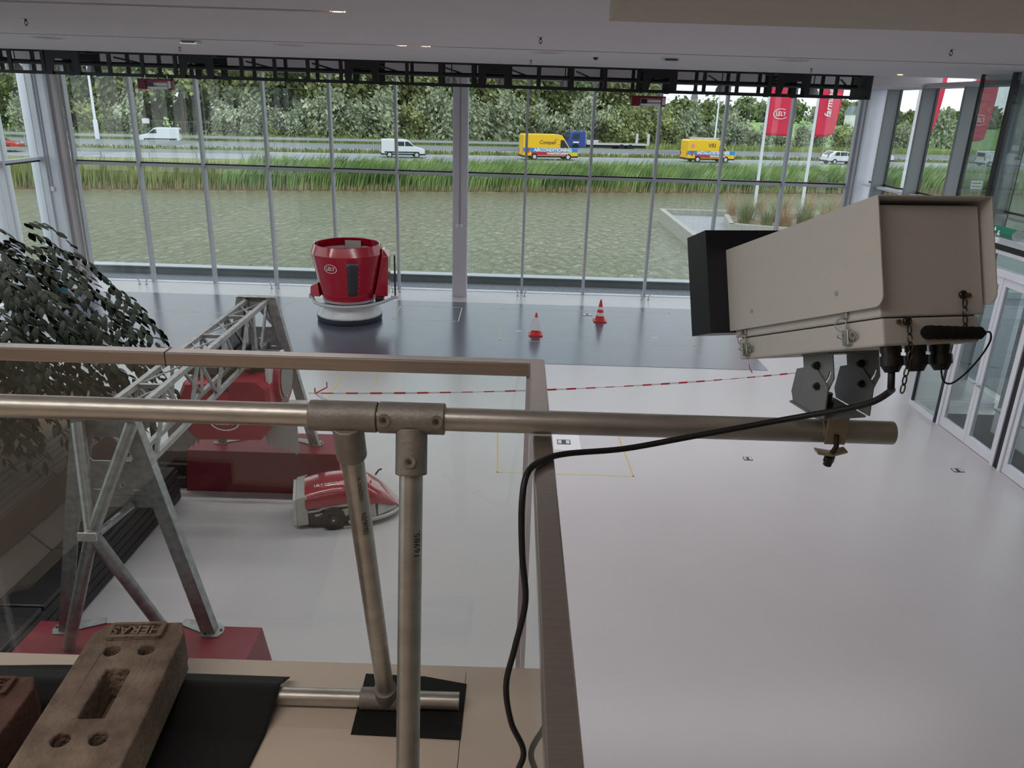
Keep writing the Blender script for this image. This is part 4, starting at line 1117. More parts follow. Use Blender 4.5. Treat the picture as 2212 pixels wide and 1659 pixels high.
tbx('end_plate', TX1 - .05, TX1 + .02, 16.9, 17.8, 5.5, 6.1)
for k, x in enumerate((-11, -7, -3, 1, 5, 6.9)):
    MB().cyl((x, 17.35, 5.78), (x, 17.35, 6.45), .02, n=8).build('hanger_rod', BLACK_STEEL, ts, world=True)

DOME = mat('grey_lamp_dome', srgb(168, 168, 170), .45)
names = ['leftmost', 'second', 'third', 'fourth', 'fifth', 'sixth', 'seventh', 'rightmost']
for k, x in enumerate((-11.2, -9.5, -1.52, -.39, 1.0, 1.85, 4.48, 6.52)):
    t = thing('dome_lamp', '%s grey dome lamp hanging behind the black truss' % names[k], 'lamp', (x, 18.5, 5.57), group='dome lamps behind the truss')
    MB().lathe([(.125, 0), (.128, .02), (.12, .08), (.09, .14), (.04, .17), (.02, .19), (.02, .24)], 20).build('shade', DOME, t, smooth=40)
    MB().cyl((0, 0, .24), (0, 0, .88), .012, n=8).build('stem', BLACK_STEEL, t, smooth=40)
    MB().box(-.03, .03, -.16, -.10, .02, .16).build('driver_box', LIGHT_GREY, t)

def flytrap(lab, x, z):
    t = thing('insect_lamp', lab, 'insect lamp', (x, 16.9, z), group='insect lamps under the truss')
    RL = mat('dark_red_lamp_housing', srgb(132, 12, 40), .35)
    b = MB().box(-.34, .34, -.07, .07, .06, .11).build('spine', RL, t, bevel=.01)
    MB().box(-.34, -.16, -.085, .085, -.09, .11).build('ballast_housing', RL, t, bevel=.015)
    for k in range(4): MB().box(-.325 + .042 * k, -.305 + .042 * k, -.092, -.085, -.07, .08).build('cooling_fin', mat('darker_red_fin', srgb(96, 8, 28), .4), t)
    MB().box(.27, .36, -.08, .08, -.09, .11).build('end_housing', RL, t, bevel=.02)
    MB().box(.285, .345, -.086, -.08, -.06, .08).build('end_cover', LIGHT_GREY, t, bevel=.004)
    MB().box(-.16, .27, -.03, .03, -.085, .058).build('reflector', LIGHT_GREY, t)
    for z_ in (-.05, .02): MB().cyl((-.15, -.055, z_), (.265, -.055, z_), .018, n=10).build('tube', WHITE, t, smooth=40)
    MB().box(-.14, -.02, -.08, -.075, -.03, .05).build('dark_panel', BLACK_GLOSS, t)
    for x_ in (-.2, .25): MB().cyl((x_, 0, .11), (x_, 0, .18), .008, n=6).build('hook', CHROME, t)
flytrap('red insect lamp hanging under the left part of the truss', -7.43, 5.36)
flytrap('red insect lamp hanging under the right part of the truss', 2.62, 5.33)

def sprinkler(lab, x, y, z=CZ):
    t = thing('sprinkler_head', lab, 'sprinkler', (x, y, z), group='ceiling sprinkler heads')
    MB().cyl((0, 0, 0), (0, 0, -.006), .035, n=16).build('rosette', GREY_ALU, t, smooth=40)
    MB().cyl((0, 0, -.006), (0, 0, -.03), .012, n=10).build('stem', DARK_STEEL, t, smooth=40)
    for s in (-1, 1): MB().tube([(s * .010, 0, -.028), (s * .02, 0, -.045), (.001 * s, 0, -.065)], .004, 6).build('yoke', DARK_STEEL, t)
    MB().cyl((0, 0, -.065), (0, 0, -.07), .017, n=12).build('deflector', DARK_STEEL, t)
for lab, x, y in (('sprinkler head at the top left of the ceiling', -5.39, 9.22), ('sprinkler head right of the left smoke detector', -5.549, 13.67), ('sprinkler head in the upper middle of the ceiling', .217, 9.53), ('sprinkler head below the middle ceiling vent', .175, 14.25), ('sprinkler head at the upper right of the ceiling', 4.785, 9.41), ('sprinkler head below the right ceiling vent', 4.89, 14.1)):
    sprinkler(lab, x, y)
def disc(name, lab, x, y, r, h, cat, grp=None, m=None):
    t = thing(name, lab, cat, (x, y, CZ), group=grp)
    MB().lathe([(r * .6, 0), (r, 0), (r, -h * .5), (r * .75, -h), (r * .3, -h)], 24).build('body', m or WHITE, t, smooth=40)
    return t
for lab, x, y in (('flat white smoke detector left on the ceiling', -4.73, 12.07), ('flat white smoke detector right on the ceiling', 2.25, 12.67)):
    t = thing('smoke_detector', lab, 'smoke detector', (x, y, CZ), group='smoke detectors')
    MB().box(-.12, .12, -.1, .1, -.05, -.001).build('body', LIGHT_GREY, t, bevel=.01)
    MB().box(-.09, .09, -.104, -.1, -.035, -.015).build('grille', DARK_STEEL, t)
for lab, x, y in (('round flush ceiling vent at far left', -6.95, 12.35), ('round flush ceiling vent left of the middle', -3.37, 12.31), ('round flush ceiling vent in the middle', .366, 12.17), ('round flush ceiling vent at the right', 3.956, 12.19)):
    t = thing('ceiling_vent', lab, 'vent', (x, y, CZ), group='round ceiling vents')
    MB().lathe([(.19, 0), (.24, 0), (.235, -.012), (.19, -.010)], 32, closed=True).build('rim', CEIL, t, smooth=40)
    for r in (.07, .13): MB().lathe([(r, -.002), (r + .035, -.002), (r + .03, -.02), (r, -.018)], 28, closed=True).build('ring_vane', CEIL, t, smooth=40)
t = thing('dome_camera', 'small black dome security camera on the ceiling', 'security camera', (1.11, 12.45, CZ))
MB().cyl((0, 0, 0), (0, 0, -.03), .06, n=20).build('mount', WHITE, t, smooth=40)
MB().sphere((0, 0, -.03), .042, 16, 10).build('dome', BLACK_GLOSS, t, smooth=60)
LAMPM = mat('warm_downlight', (1, .8, .55, 1), .5, emit=(1.0, .62, .32, 1), es=6)
for lab, x, y, z in (('warm downlight at the end of the upper ceiling slot', -1.62, 7.5, CZ + .004), ('left warm downlight of the middle pair in the lower slot', -1.66, 11.70, CZ + .004), ('right warm downlight of the middle pair in the lower slot', -1.33, 11.70, CZ + .004), ('warm downlight near the lobby ceiling corner', 6.95, 15.33, CZ - .006)):
    t = thing('downlight', lab, 'downlight', (x, y, z), group='warm ceiling downlights')
    MB().cyl((0, 0, -.0), (0, 0, -.004), .05, n=16).build('lens', LAMPM, t)
    MB().lathe([(.05, 0), (.065, 0), (.065, -.008), (.05, -.006)], 20, closed=True).build('trim_ring', WHITE, t, smooth=40)
# ================================================================== outdoors
SL = .235; RA = math.atan(SL)
def RD(u, v, z=0.0): return (u * cos(RA), v + u * sin(RA), z)
# pavers and kerb along the glass
PAV = mat('grey_concrete_paver', srgb(124, 129, 136), .8, var=.08, vscale=5)
PAV2 = mat('dark_paver_bed', srgb(96, 98, 100), .95)
pv = thing('ground_paving', kind='structure', loc=(0, D + .05, -.02))
MB().box(-15.5, 10.5, 0, .96, -.2, -.012).build('bed', PAV2, pv)
pm = [MB().box(-w / 2, w / 2, -.145, .145, -.012, .004).build('paver', PAV, mesh_only=True) for w in (.40, .30)]
for row in range(3):
    x = -15.4 + .13 * row; k = row
    while x < 9.6:
        w = (.40, .30)[k % 2]
        o = inst('paver', pm[k % 2], pv, (x + w / 2, .16 + .30 * row, 0))
        x += w + .008; k += 1
KERB = mat('dark_kerb_concrete', srgb(118, 124, 124), .85, var=.08, vscale=3)
struct('trim_3', MB().box(-16, 7.55, 23.47, 23.82, -1.0, .20), KERB)
struct('trim_4', MB().box(-16, 7.55, 23.44, 23.86, .20, .225), mat('pale_kerb_coping', srgb(196, 200, 204), .6))
# pond
wm = bpy.data.materials.new('rippled_pond_water'); wm.use_nodes = True
n, l = wm.node_tree.nodes, wm.node_tree.links
b = n['Principled BSDF']
b.inputs['Base Color'].default_value = srgb(128, 132, 106)
b.inputs['Roughness'].default_value = .06; b.inputs['IOR'].default_value = 1.33
tc = n.new('ShaderNodeTexCoord'); mp = n.new('ShaderNodeMapping'); mp.inputs['Scale'].default_value = (1.4, .6, 1)
mp.inputs['Rotation'].default_value = (0, 0, .35)
nz = n.new('ShaderNodeTexNoise'); nz.inputs['Scale'].default_value = 2.4; nz.inputs['Detail'].default_value = 5; nz.inputs['Roughness'].default_value = .6; nz.inputs['Distortion'].default_value = .6
bp = n.new('ShaderNodeBump'); bp.inputs['Strength'].default_value = 1.0; bp.inputs['Distance'].default_value = .24
l.new(tc.outputs['Object'], mp.inputs['Vector']); l.new(mp.outputs['Vector'], nz.inputs['Vector']); l.new(nz.outputs['Fac'], bp.inputs['Height']); l.new(bp.outputs['Normal'], b.inputs['Normal'])
WZ = -.42
struct('ground_water', MB().add([(-90, 14, WZ), (60, 14, WZ), (60, 75, WZ), (-90, 40, WZ)], [(0, 1, 2, 3)]), wm)
# banks, verges and fields
GRASS = mat('verge_grass', srgb(126, 138, 80), .95, var=.22, vscale=.9, col2=srgb(156, 158, 104), detail=6)
FIELD = mat('bright_pasture', srgb(128, 160, 84), .95, var=.12, vscale=.05)
MUD = mat('dry_reed_litter', srgb(132, 118, 88), .95, var=.3, vscale=2.5, col2=srgb(160, 148, 118), detail=6)
def band(name, prof, m, u0=-120, u1=190):
    vs = [RD(u, v, z) for v, z in prof for u in (u0, u1)]
    fs = [(2 * i, 2 * i + 1, 2 * i + 3, 2 * i + 2) for i in range(len(prof) - 1)]
    return struct(name, MB().add(vs, fs), m)
band('ground_bank', [(52.6, -.9), (53.4, -.40), (54.2, -.16), (57.5, -.06)], MUD)
band('ground_verge', [(57.5, -.06), (66, -.1), (80.4, -.3)], GRASS)
ASPH = mat('pale_asphalt', srgb(150, 154, 160), .85, var=.04, vscale=.5)
band('ground_road', [(80.4, -.30), (91.2, -.30)], ASPH)
band('ground_median', [(91.2, -.30), (96.0, -.28)], GRASS)
band('ground_road_far', [(96.0, -.28), (107.0, -.28)], ASPH)
band('ground_field', [(107.0, -.28), (118, -.1), (400, -.2), (1500, -.2)], FIELD, -700, 900)
PAINT = mat('white_road_paint', srgb(226, 228, 230), .7)
for v in (81.2, 90.4, 96.8, 106.2):
    o = band('road_marking', [(v, -.292 if v < 92 else -.272), (v + .25, -.292 if v < 92 else -.272)], PAINT)
    del o['kind']; tag(o, 'white painted edge line of the road, %s' % {81.2: 'nearest to the pond', 90.4: 'beside the median', 96.8: 'far carriageway near side', 106.2: 'below the trees'}[v], 'road marking')

# reeds along the far bank: countless blades
def blades(name, lab, n, us, vs_, hs, m, lean, wd, zf, seed, cat='reeds', fn=RD):
    r = random.Random(seed); mb_v, mb_f = [], []
    for _ in range(n):
        u = r.uniform(*us); v = r.uniform(*vs_); h = r.uniform(*hs)
        x, y, z = fn(u, v, zf(v))
        a = r.uniform(-1.2, 1.2); wx, wy = wd * cos(a), wd * sin(a)
        lx = lean * h * r.uniform(.4, 1.5); ly = .12 * h * r.uniform(-1, 1)
        k = len(mb_v)
        mb_v += [(x - wx, y - wy, z), (x + wx, y + wy, z), (x - wx + lx * .3, y - wy + ly * .3, z + h * .6), (x + wx + lx * .3, y + wy + ly * .3, z + h * .6), (x + lx, y + ly, z + h)]
        mb_f += [(k, k + 1, k + 3, k + 2), (k + 2, k + 3, k + 4)]
    me = bpy.data.meshes.new(name); me.from_pydata(mb_v, [], mb_f); me.materials.append(m)
    o = bpy.data.objects.new(name, me); COL.objects.link(o)
    return tag(o, lab, cat, kind='stuff')
REED = mat('green_reed_blade', srgb(104, 136, 70), .6, var=.35, vscale=.45, col2=srgb(160, 186, 112), detail=8)
REED2 = mat('yellow_green_grass_blade', srgb(128, 142, 72), .6, var=.3, vscale=.6, col2=srgb(170, 176, 112), detail=8)
STRAW = mat('dry_straw_blade', srgb(168, 148, 112), .7, var=.25, vscale=1.2)
zr = lambda v: -.3 + .05 * (v - 53.5)
blades('reed_bed', 'dense green reeds along the far pond bank', 34000, (-19, 75), (53.5, 59.5), (1.0, 1.75), REED, .35, .035, zr, 3)
blades('grass_bank', 'lighter yellow-green grass bank left of the reeds', 16000, (-62, -19), (53.5, 58.5), (.7, 1.45), REED2, .12, .03, zr, 4, 'grass')
blades('dry_reed_stalks', 'dry straw stalks at the waterline below the reeds', 5000, (-62, 75), (53.3, 53.9), (.2, .55), STRAW, .2, .02, zr, 5)
blades('verge_grass_tufts', 'long verge grass beside the far road rail', 9000, (-90, 80), (107.6, 112), (.5, 1.1), REED2, .1, .05, lambda v: -.25, 6, 'grass')
blades('median_grass_tufts', 'grass tufts on the median strip between the carriageways', 6000, (-80, 80), (91.4, 93.2), (.25, .55), REED2, .1, .05, lambda v: -.3, 8, 'grass')
CREAMF = mat('cream_umbel_flower', srgb(214, 214, 168), .8)

struct('ground_side_right', MB().box(XR + .27, 60, -12, 23.88, -.9, -.06), PAV)
struct('ground_side_left', MB().box(-60, XL - .27, -12, 14.0, -.9, -.06), PAV)
# guard rails
RAIL = mat('galvanised_guard_rail', srgb(168, 174, 178), .45, .5)
def guard(lab, v, u0, u1, z0, two=False):
    t = thing('guard_rail', lab, 'guard rail', RD((u0 + u1) / 2, v, z0))
    L = (u1 - u0) / 2
    R_ = Matrix.Rotation(RA, 4, 'Z')
    MB().prism([(-.04, .48), (.02, .48), (.04, .56), (-.01, .62), (.04, .68), (.02, .78), (-.04, .78)], -L, L, 'x', R_).build('beam', RAIL, t)
    if two: MB().prism([(.30, .48), (.36, .48), (.36, .78), (.30, .78)], -L, L, 'x', R_).build('beam', RAIL, t)
    pme = MB().box(-.05, .05, .05, .12, 0, .74, R_).build('post', RAIL, mesh_only=True)
    k = -L + 1
    while k < L:
        inst('post', pme, t, (k * cos(RA), k * sin(RA), 0)); k += 4.0
guard('guard rail on the median strip nearer the pond', 91.9, -75, 95, -.30, True)
guard('guard rail on the median strip farther from the pond', 95.2, -75, 95, -.28)
guard('guard rail in front of the roadside trees', 107.6, -80, 10, -.28)
guard('guard rail beside the near lane at the left of the view', 80.0, -75, -24, -.30)

# ---------------------------------------------------------------- vehicles
def shrinkpoly(p, k):
    cx = sum(a for a, _ in p) / len(p); cz_ = sum(c for _, c in p) / len(p)
    return [(cx + (a - cx) * k, cz_ + (c - cz_) * k) for a, c in p]
def vehicle(name, lab, cat, pos, heading, body, paint, W, wheels, wr, glass_side, shield=None, rear_glass=None, extras=None, z0=-.29, group=None):
    t = thing(name, lab, cat, pos[:2] + (z0,), rz=RA + (0 if heading > 0 else pi), group=group)
    MB().prism(body, -W / 2, W / 2, 'y').build('body', paint, t, bevel=.07, segs=2)
    for s in (-1, 1):
        for g in glass_side: MB().prism(g, s * (W / 2 - .01), s * (W / 2 + .012), 'y').build('side_window', GLASS_CAR, t)
        for x in wheels:
            wh = MB().cyl((x, s * (W / 2 - .2), wr), (x, s * (W / 2 + .02), wr), wr, n=20).build('wheel', TIRE, t, smooth=40)
            MB().cyl((x, s * (W / 2 + .015), wr), (x, s * (W / 2 + .03), wr), wr * .58, n=14).build('hub_cap', LIGHT_GREY, wh, smooth=40)
        lx = max(p[0] for p in body); rx = min(p[0] for p in body)
        MB().box(lx - .22, lx + .01, s * (W / 2 - .32) - .12, s * (W / 2 - .32) + .3 * s * .4 + .12, .68, .86).build('head_lamp', LIGHT_GREY, t)
        MB().box(rx - .02, rx + .1, s * (W / 2 - .16) - .07, s * (W / 2 - .16) + .07, .7, 1.15).build('tail_lamp', mat('red_tail_lamp', srgb(180, 28, 34), .3), t)
    if shield: MB().hexa([(shield[0][0], -W / 2 + .12, shield[0][1]), (shield[0][0] + .03, -W / 2 + .12, shield[0][1]), (shield[0][0] + .03, W / 2 - .12, shield[0][1]), (shield[0][0], W / 2 - .12, shield[0][1])],
                         [(shield[1][0], -W / 2 + .18, shield[1][1]), (shield[1][0] + .03, -W / 2 + .18, shield[1][1]), (shield[1][0] + .03, W / 2 - .18, shield[1][1]), (shield[1][0], W / 2 - .18, shield[1][1])]).build('windscreen', GLASS_CAR, t)
    MB().box(min(p[0] for p in body) - .06, max(p[0] for p in body) + .06, -W / 2 + .03, W / 2 - .03, .28, .46).build('bumper', BLACK_GLOSS, t, bevel=.03)
    if extras: extras(t)
    return t
YEL = mat('yellow_van_paint', srgb(246, 196, 20), .35, coat=.4)
BLU = mat('blue_van_stripe', srgb(40, 136, 206), .4); RDS = mat('red_van_stripe', srgb(190, 34, 52), .4)
WVAN = mat('white_van_paint', srgb(226, 230, 234), .3, coat=.4)
def vtext(t, s, x, z, size, y, m, sx=1.0, bold=.006, shear=0):
    text('lettering', s, size, basis((1, 0, 0), (0, 0, 1), (0, -1, 0), (x, y, z)), m, t, .004, sx=sx, bold=bold, shear=shear)
DKT = mat('dark_grey_lettering', srgb(70, 60, 50), .6)
def yvan(lab, pos, L, Hh, words, rack):
    W = 2.0
    h = L / 2
    body = [(-h, .42), (h, .42), (h, .95), (h - .25, 1.08), (h - .85, 1.22), (h - 1.75, Hh - .12), (h - 2.2, Hh), (-h + .1, Hh), (-h, Hh - .15)]
    gs = [[(h - 1.0, 1.28), (h - 1.95, 1.28), (h - 1.95, Hh - .55), (h - 1.6, Hh - .55)]]
    def ex(t):
        for s in (-1, 1):
            y = s * (W / 2 + .004)
            MB().box(-h + .01, h - .03, y - .006, y + .006, .84, 1.24).build('blue_stripe', BLU, t)
            MB().box(-h + .9, h - 1.2, y - .009, y + .009, .52, .84).build('red_stripe', RDS, t)
            MB().box(-h + .42, -h + .62, y - .008, y + .008, .70, 1.24).build('red_stripe', RDS, t)
        y = -W / 2 - .017
        vtext(t, words[0], -.35 if not rack else .0, 1.80, .52 if not rack else .62, y + .01, DKT, 1.0, .008, .15 if not rack else 0)
        vtext(t, words[1], .25, 1.03, .46, y, WHITE_PRINT, 1.0 if not rack else .82, .018)
        vtext(t, words[2], .75, .68, .30, y, WHITE_PRINT, .95, .01)
        if not rack:      # swoosh over the company name
            MB().tube([(.35, y + .008, 1.95), (.55, y + .008, 2.12), (.85, y + .008, 2.08)], .03, 6, taper=.012).build('swoosh', DKT, t)
            MB().tube([(.75, y + .008, 1.62), (1.0, y + .008, 1.62), (1.1, y + .008, 1.85)], .03, 6, taper=.012).build('swoosh', mat('orange_swoosh', srgb(226, 120, 40), .5), t)
        else:
            rk = MB()
            for x in (-1.9, -1.0, -.1, .7): MB().box(x, x + .06, -.85, .85, Hh + .01, Hh + .14).build('rack_bar', LIGHT_GREY, t)
            for yy_ in (-.8, .75): MB().box(-2.1, 1.0, yy_, yy_ + .06, Hh + .14, Hh + .2).build('rack_rail', LIGHT_GREY, t)
            MB().cyl((-h + .55, y + .006, 1.75), (-h + .55, y - .003, 1.75), .24, n=20).build('round_badge', mat('orange_red_badge', srgb(224, 150, 120), .5), t)
    vehicle('delivery_van', lab, 'van', pos, 1, body, YEL, W, (-h + 1.25, h - 1.05), .34, gs, ((h - .86, 1.25), (h - 1.7, Hh - .2)), None, ex)
yvan('yellow high roof van lettered Compair airconditioning in the near lane', (3.25, 86.8), 6.0, 2.62, ('Compair', 'AIRCONDITIONING', 'WARMTEPOMPEN'), False)
yvan('yellow van lettered VRI with a roof rack in the near lane', (21.3, 91.0), 5.7, 2.40, ('VRI', 'INSTALLATIETECHNIEK', 'VERWARMING'), True)
def smallvan(lab, pos, heading, panel=False, L=4.4, name='small_van', cat='van', **k):
    h = L / 2
    body = [(-h, .40), (h, .40), (h, .78), (h - .2, .95), (h - 1.0, 1.12), (h - 1.7, 1.72), (h - 2.0, 1.80), (-h + .12, 1.80), (-h, 1.65)]
    gs = [[(h - 1.12, 1.16), (h - 2.0, 1.16), (h - 2.0, 1.60), (h - 1.72, 1.60)]]
    if not panel: gs += [[(h - 2.1, 1.16), (h - 2.9, 1.16), (h - 2.9, 1.58), (h - 2.1, 1.58)]]
    def ex(t):
        MB().box(-h - .03, -h + .02, -.6, .6, 1.15, 1.6).build('rear_window', GLASS_CAR, t)
        for s in (-1, 1): MB().box(-h + .3, h - .6, s * .88 - .012, s * .88 + .012, .5, .62).build('side_trim', BLACK_GLOSS, t)
    return vehicle(name, lab, cat, pos, heading, body, WVAN, 1.74, (-h + .8, h - .85), .31, gs, ((h - 1.02, 1.15), (h - 1.66, 1.68)), None, ex, **k)
smallvan('white small van with side windows left of the middle column', (-11.87, 83.2), 1)
smallvan('white small panel van on the far carriageway at the left', (-41.2, 93.3), -1, True, z0=-.27)
smallvan('white van at the far right seen through the lobby glass', (59.1, 99.9), 1, True, 4.9)
smallvan('white van half hidden behind the right corner column', (43.4, 99.2), 1, True, 5.0)
def car(lab, pos, paint, name='passenger_car'):
    h = 2.2
    body = [(-h, .38), (h, .38), (h, .68), (h - .3, .82), (h - 1.1, .95), (h - 1.9, 1.42), (-h + .9, 1.48), (-h + .2, 1.05), (-h, .95)]
    gs = [[(h - 1.3, .98), (h - 1.95, .98), (h - 1.95, 1.36)], [(h - 2.05, .98), (h - 2.9, .98), (h - 2.9, 1.38), (h - 2.05, 1.38)], [(h - 3.0, .98), (h - 3.7, 1.0), (h - 3.45, 1.38), (h - 3.0, 1.38)]]
    def ex(t): MB().hexa([(-h + .18, -.6, 1.08), (-h + .22, -.6, 1.06), (-h + .22, .6, 1.06), (-h + .18, .6, 1.08)], [(-h + .75, -.55, 1.44), (-h + .8, -.55, 1.42), (-h + .8, .55, 1.42), (-h + .75, .55, 1.44)]).build('rear_window', GLASS_CAR, t)
    vehicle(name, lab, 'car', pos, 1, body, paint, 1.75, (-h + .85, h - .85), .31, gs, ((h - 1.15, .97), (h - 1.85, 1.38)), None, ex)
car('white estate car driving in front of a white van at the right', (37.9, 94.9), WVAN)
car('red car cut off by the left edge of the view', (-48.4, 74.6), mat('red_car_paint', srgb(196, 24, 36), .3, coat=.5))
car('silver car parked outside the entrance lobby', (12.6, 13.4), mat('silver_car_paint', srgb(190, 198, 204), .3, .4, coat=.5))
bpy.data.objects['passenger_car.002'].rotation_euler = (0, 0, rad(70)); bpy.data.objects['passenger_car.002'].location.z = -.06
# blue truck with empty flatbed, heading left
tk = thing('flatbed_truck', 'blue truck cab with an empty pale flatbed on the far carriageway', 'truck', (11.5, 106.7, -.27), rz=RA)
BT = mat('blue_truck_paint', srgb(36, 66, 150), .35, coat=.4)
MB().prism([(-5.4, .5), (-3.2, .5), (-3.2, 2.45), (-4.6, 2.45), (-5.1, 2.3), (-5.45, 1.4)], -1.2, 1.2, 'y').build('cab', BT, tk, bevel=.08)
MB().hexa([(-5.47, -1.05, 1.42), (-5.43, -1.05, 1.42), (-5.43, 1.05, 1.42), (-5.47, 1.05, 1.42)], [(-5.14, -1.05, 2.25), (-5.10, -1.05, 2.25), (-5.10, 1.05, 2.25), (-5.14, 1.05, 2.25)]).build('windscreen', GLASS_CAR, tk)
for s in (-1, 1):
    MB().prism([(-5.0, 1.45), (-4.0, 1.45), (-4.0, 2.15), (-4.8, 2.15)], s * 1.2 - .012, s * 1.2 + .012, 'y').build('side_window', GLASS_CAR, tk)
    for x in (-4.5, 1.8, 3.0):
        MB().cyl((x, s * .95, .48), (x, s * 1.22, .48), .48, n=20).build('wheel', TIRE, tk, smooth=40)
    MB().cyl((-3.1, s * .9, .6), (-3.1, s * .9, 2.6), .08, n=10).build('exhaust_stack', CHROME, tk, smooth=40)
    for x in (-5.0, -4.7, -4.4): MB().cyl((x, s * .6, 2.46), (x, s * .6, 2.62), .06, n=8).build('roof_lamp', CHROME, tk, smooth=40)
MB().box(-3.0, 5.6, -1.2, 1.2, .85, 1.02).build('flatbed', LIGHT_GREY, tk)
MB().box(-3.0, -1.4, -1.2, -1.15, 1.02, 1.45).build('side_board', LIGHT_GREY, tk)
MB().box(-5.3, 5.4, -.5, .5, .5, .84).build('chassis', BLACK_STEEL, tk)
for x in (3.7, 5.3): MB().box(x, x + .3, -1.25, -1.1, 1.02, 2.35).build('stake', LIGHT_GREY, tk)
MB().box(-4.85, -4.05, -1.212, -1.2, 1.02, 1.2).build('door_stripe', WHITE_PRINT, tk)

# ---------------------------------------------------------------- trees and bushes beyond the road
def crown_mesh(name, n, rx, rz, size, seed, m, hollow=.35):
    r = random.Random(seed); vs, fs = [], []
    # clumps give an uneven outline with gaps
    cl = []
    for _ in range(26):
        while True:
            p = Vector((r.uniform(-1, 1), r.uniform(-1, 1), r.uniform(-1, 1)))
            if p.length < 1: break
        cl.append((Vector((p.x * rx * .8, p.y * rx * .7, p.z * rz * .85)), r.uniform(.22, .42)))
    for k in range(n):
        c0, cr = cl[k % len(cl)]
        p = Vector((r.gauss(0, .5), r.gauss(0, .5), r.gauss(0, .5)))
        q = c0 + Vector((p.x * rx * cr, p.y * rx * cr, p.z * rz * cr))
        nrm = Vector((r.uniform(-1, 1), r.uniform(-1, 1), r.uniform(-.2, 1))).normalized()
        a = nrm.orthogonal().normalized(); b_ = nrm.cross(a)
        s = size * r.uniform(.5, 1.2); j = len(vs)
        vs += [q - a * s, q + b_ * s * .55, q + a * s, q - b_ * s * .55]
        fs.append((j, j + 1, j + 2, j + 3))
    me = bpy.data.meshes.new(name); me.from_pydata([tuple(v) for v in vs], [], fs); me.materials.append(m)
    return me
LT_ = mat('mid_green_tree_leaf', srgb(134, 146, 96), .7, var=.4, vscale=.5, col2=srgb(186, 194, 134), detail=8)
LD = mat('dark_green_tree_leaf', srgb(104, 120, 76), .7, var=.4, vscale=.5, col2=srgb(150, 164, 108), detail=8)
LW = mat('grey_green_willow_leaf', srgb(150, 162, 130), .7, var=.35, vscale=.6, col2=srgb(196, 204, 172), detail=8)
LPALE = mat('pale_spring_leaf', srgb(140, 158, 92), .7, var=.25, vscale=.6, col2=srgb(176, 190, 124), detail=8)
TALL = [crown_mesh('foliage', 3600, 3.6, 5.2, .42, 20 + k, (LT_, LD, LT_)[k]) for k in range(3)]
BUSH = [crown_mesh('foliage', 2200, 2.6, 2.5, .26, 40 + k, (LW, LT_, LW)[k]) for k in range(3)]
DBUSH = [crown_mesh('foliage', 2000, 2.6, 2.5, .34, 50 + k, LD) for k in range(2)]
PBUSH = crown_mesh('foliage', 1400, 1.6, 1.5, .2, 60, LPALE)
trunkM = MB().tube([(0, 0, -1), (.1, 0, 3), (0, .1, 7), (.1, 0, 11)], .26, 8, taper=.1).build('trunk', BARK, mesh_only=True, smooth=60)
trunkS = MB().tube([(0, 0, -.6), (.05, 0, 1.2), (.0, .05, 2.6)], .12, 6, taper=.05).build('trunk', BARK, mesh_only=True, smooth=60)
def tree(kind, u, v, s, lab, grp, zc, meshes, tm, rr):
    t = thing(kind, lab, 'tree' if 'tree' in kind else 'bush', RD(u, v, -.2), rz=rr.uniform(0, 6.28), group=grp)
    o = inst('foliage', meshes[rr.randrange(len(meshes))], t, (0, 0, zc * s), (0, 0, rr.uniform(0, 6.28)), (s, s, s)); o['kind'] = 'stuff'
    inst('trunk', tm, t, (0, 0, 0), (0, 0, 0), (s, s, s))
rr = random.Random(99)
def nth(k):
    return '%d%s' % (k, {1: 'st', 2: 'nd', 3: 'rd'}.get(k % 10 if k % 100 not in (11, 12, 13) else 0, 'th'))
cnt = {}
def ordn(key): cnt[key] = cnt.get(key, 0) + 1; return nth(cnt[key])
u = -80
while u < 25:
    tree('roadside_tree', u, 121 + rr.uniform(-3, 3), rr.uniform(.95, 1.2), 'tall leafy tree beyond the motorway, %s from the left in the front row' % ordn('a'), 'tall trees beyond the motorway', 8.6, TALL, trunkM, rr)
    if u < -20: tree('roadside_tree', u + 2.4, 131 + rr.uniform(-3, 3), rr.uniform(1.0, 1.2), 'tall leafy tree beyond the motorway, %s from the left in the back row' % ordn('b'), 'tall trees beyond the motorway', 8.6, TALL, trunkM, rr)
    u += rr.uniform(3.4, 4.8) if u < -22 else rr.uniform(4.6, 6.2)
u = -62
while u < 36:
    if not (-47 < u < -40):
        tree('roadside_bush', u, 113.5 + rr.uniform(-1, 1), rr.uniform(.85, 1.25) * (1.25 if -26 < u < 30 else .9), 'grey-green willow bush before the tall trees, %s from the left' % ordn('c'), 'willow bushes before the tall trees', 2.5, BUSH, trunkS, rr)
    u += rr.uniform(3.0, 4.4)
u = -84
while u < 34:
    tree('understory_bush', u, 127 + rr.uniform(-1.5, 1.5), rr.uniform(1.3, 1.7), 'dark undergrowth bush between the tree trunks, %s from the left' % ordn('d'), 'dark undergrowth between the trunks', 2.2, DBUSH, trunkS, rr)
    u += rr.uniform(3.4, 4.6)
u = 33
while u < 62:
    tree('hedge_bush', u, 114 + rr.uniform(-1.5, 1.5), rr.uniform(.75, 1.0), 'green hedge bush behind the flags, %s from the left' % ordn('e'), 'hedge bushes behind the flags', 2.2, BUSH, trunkS, rr)
    u += rr.uniform(2.8, 4.0)
for u, v, s in ((66, 122, 1.0), (78, 130, 1.5), (94, 118, 1.2), (101, 126, 1.3)):
    tree('field_bush', u, v, s, 'lone bush in the pasture at the right, %s from the left' % ordn('g'), 'lone pasture bushes', 2.0, BUSH, trunkS, rr)
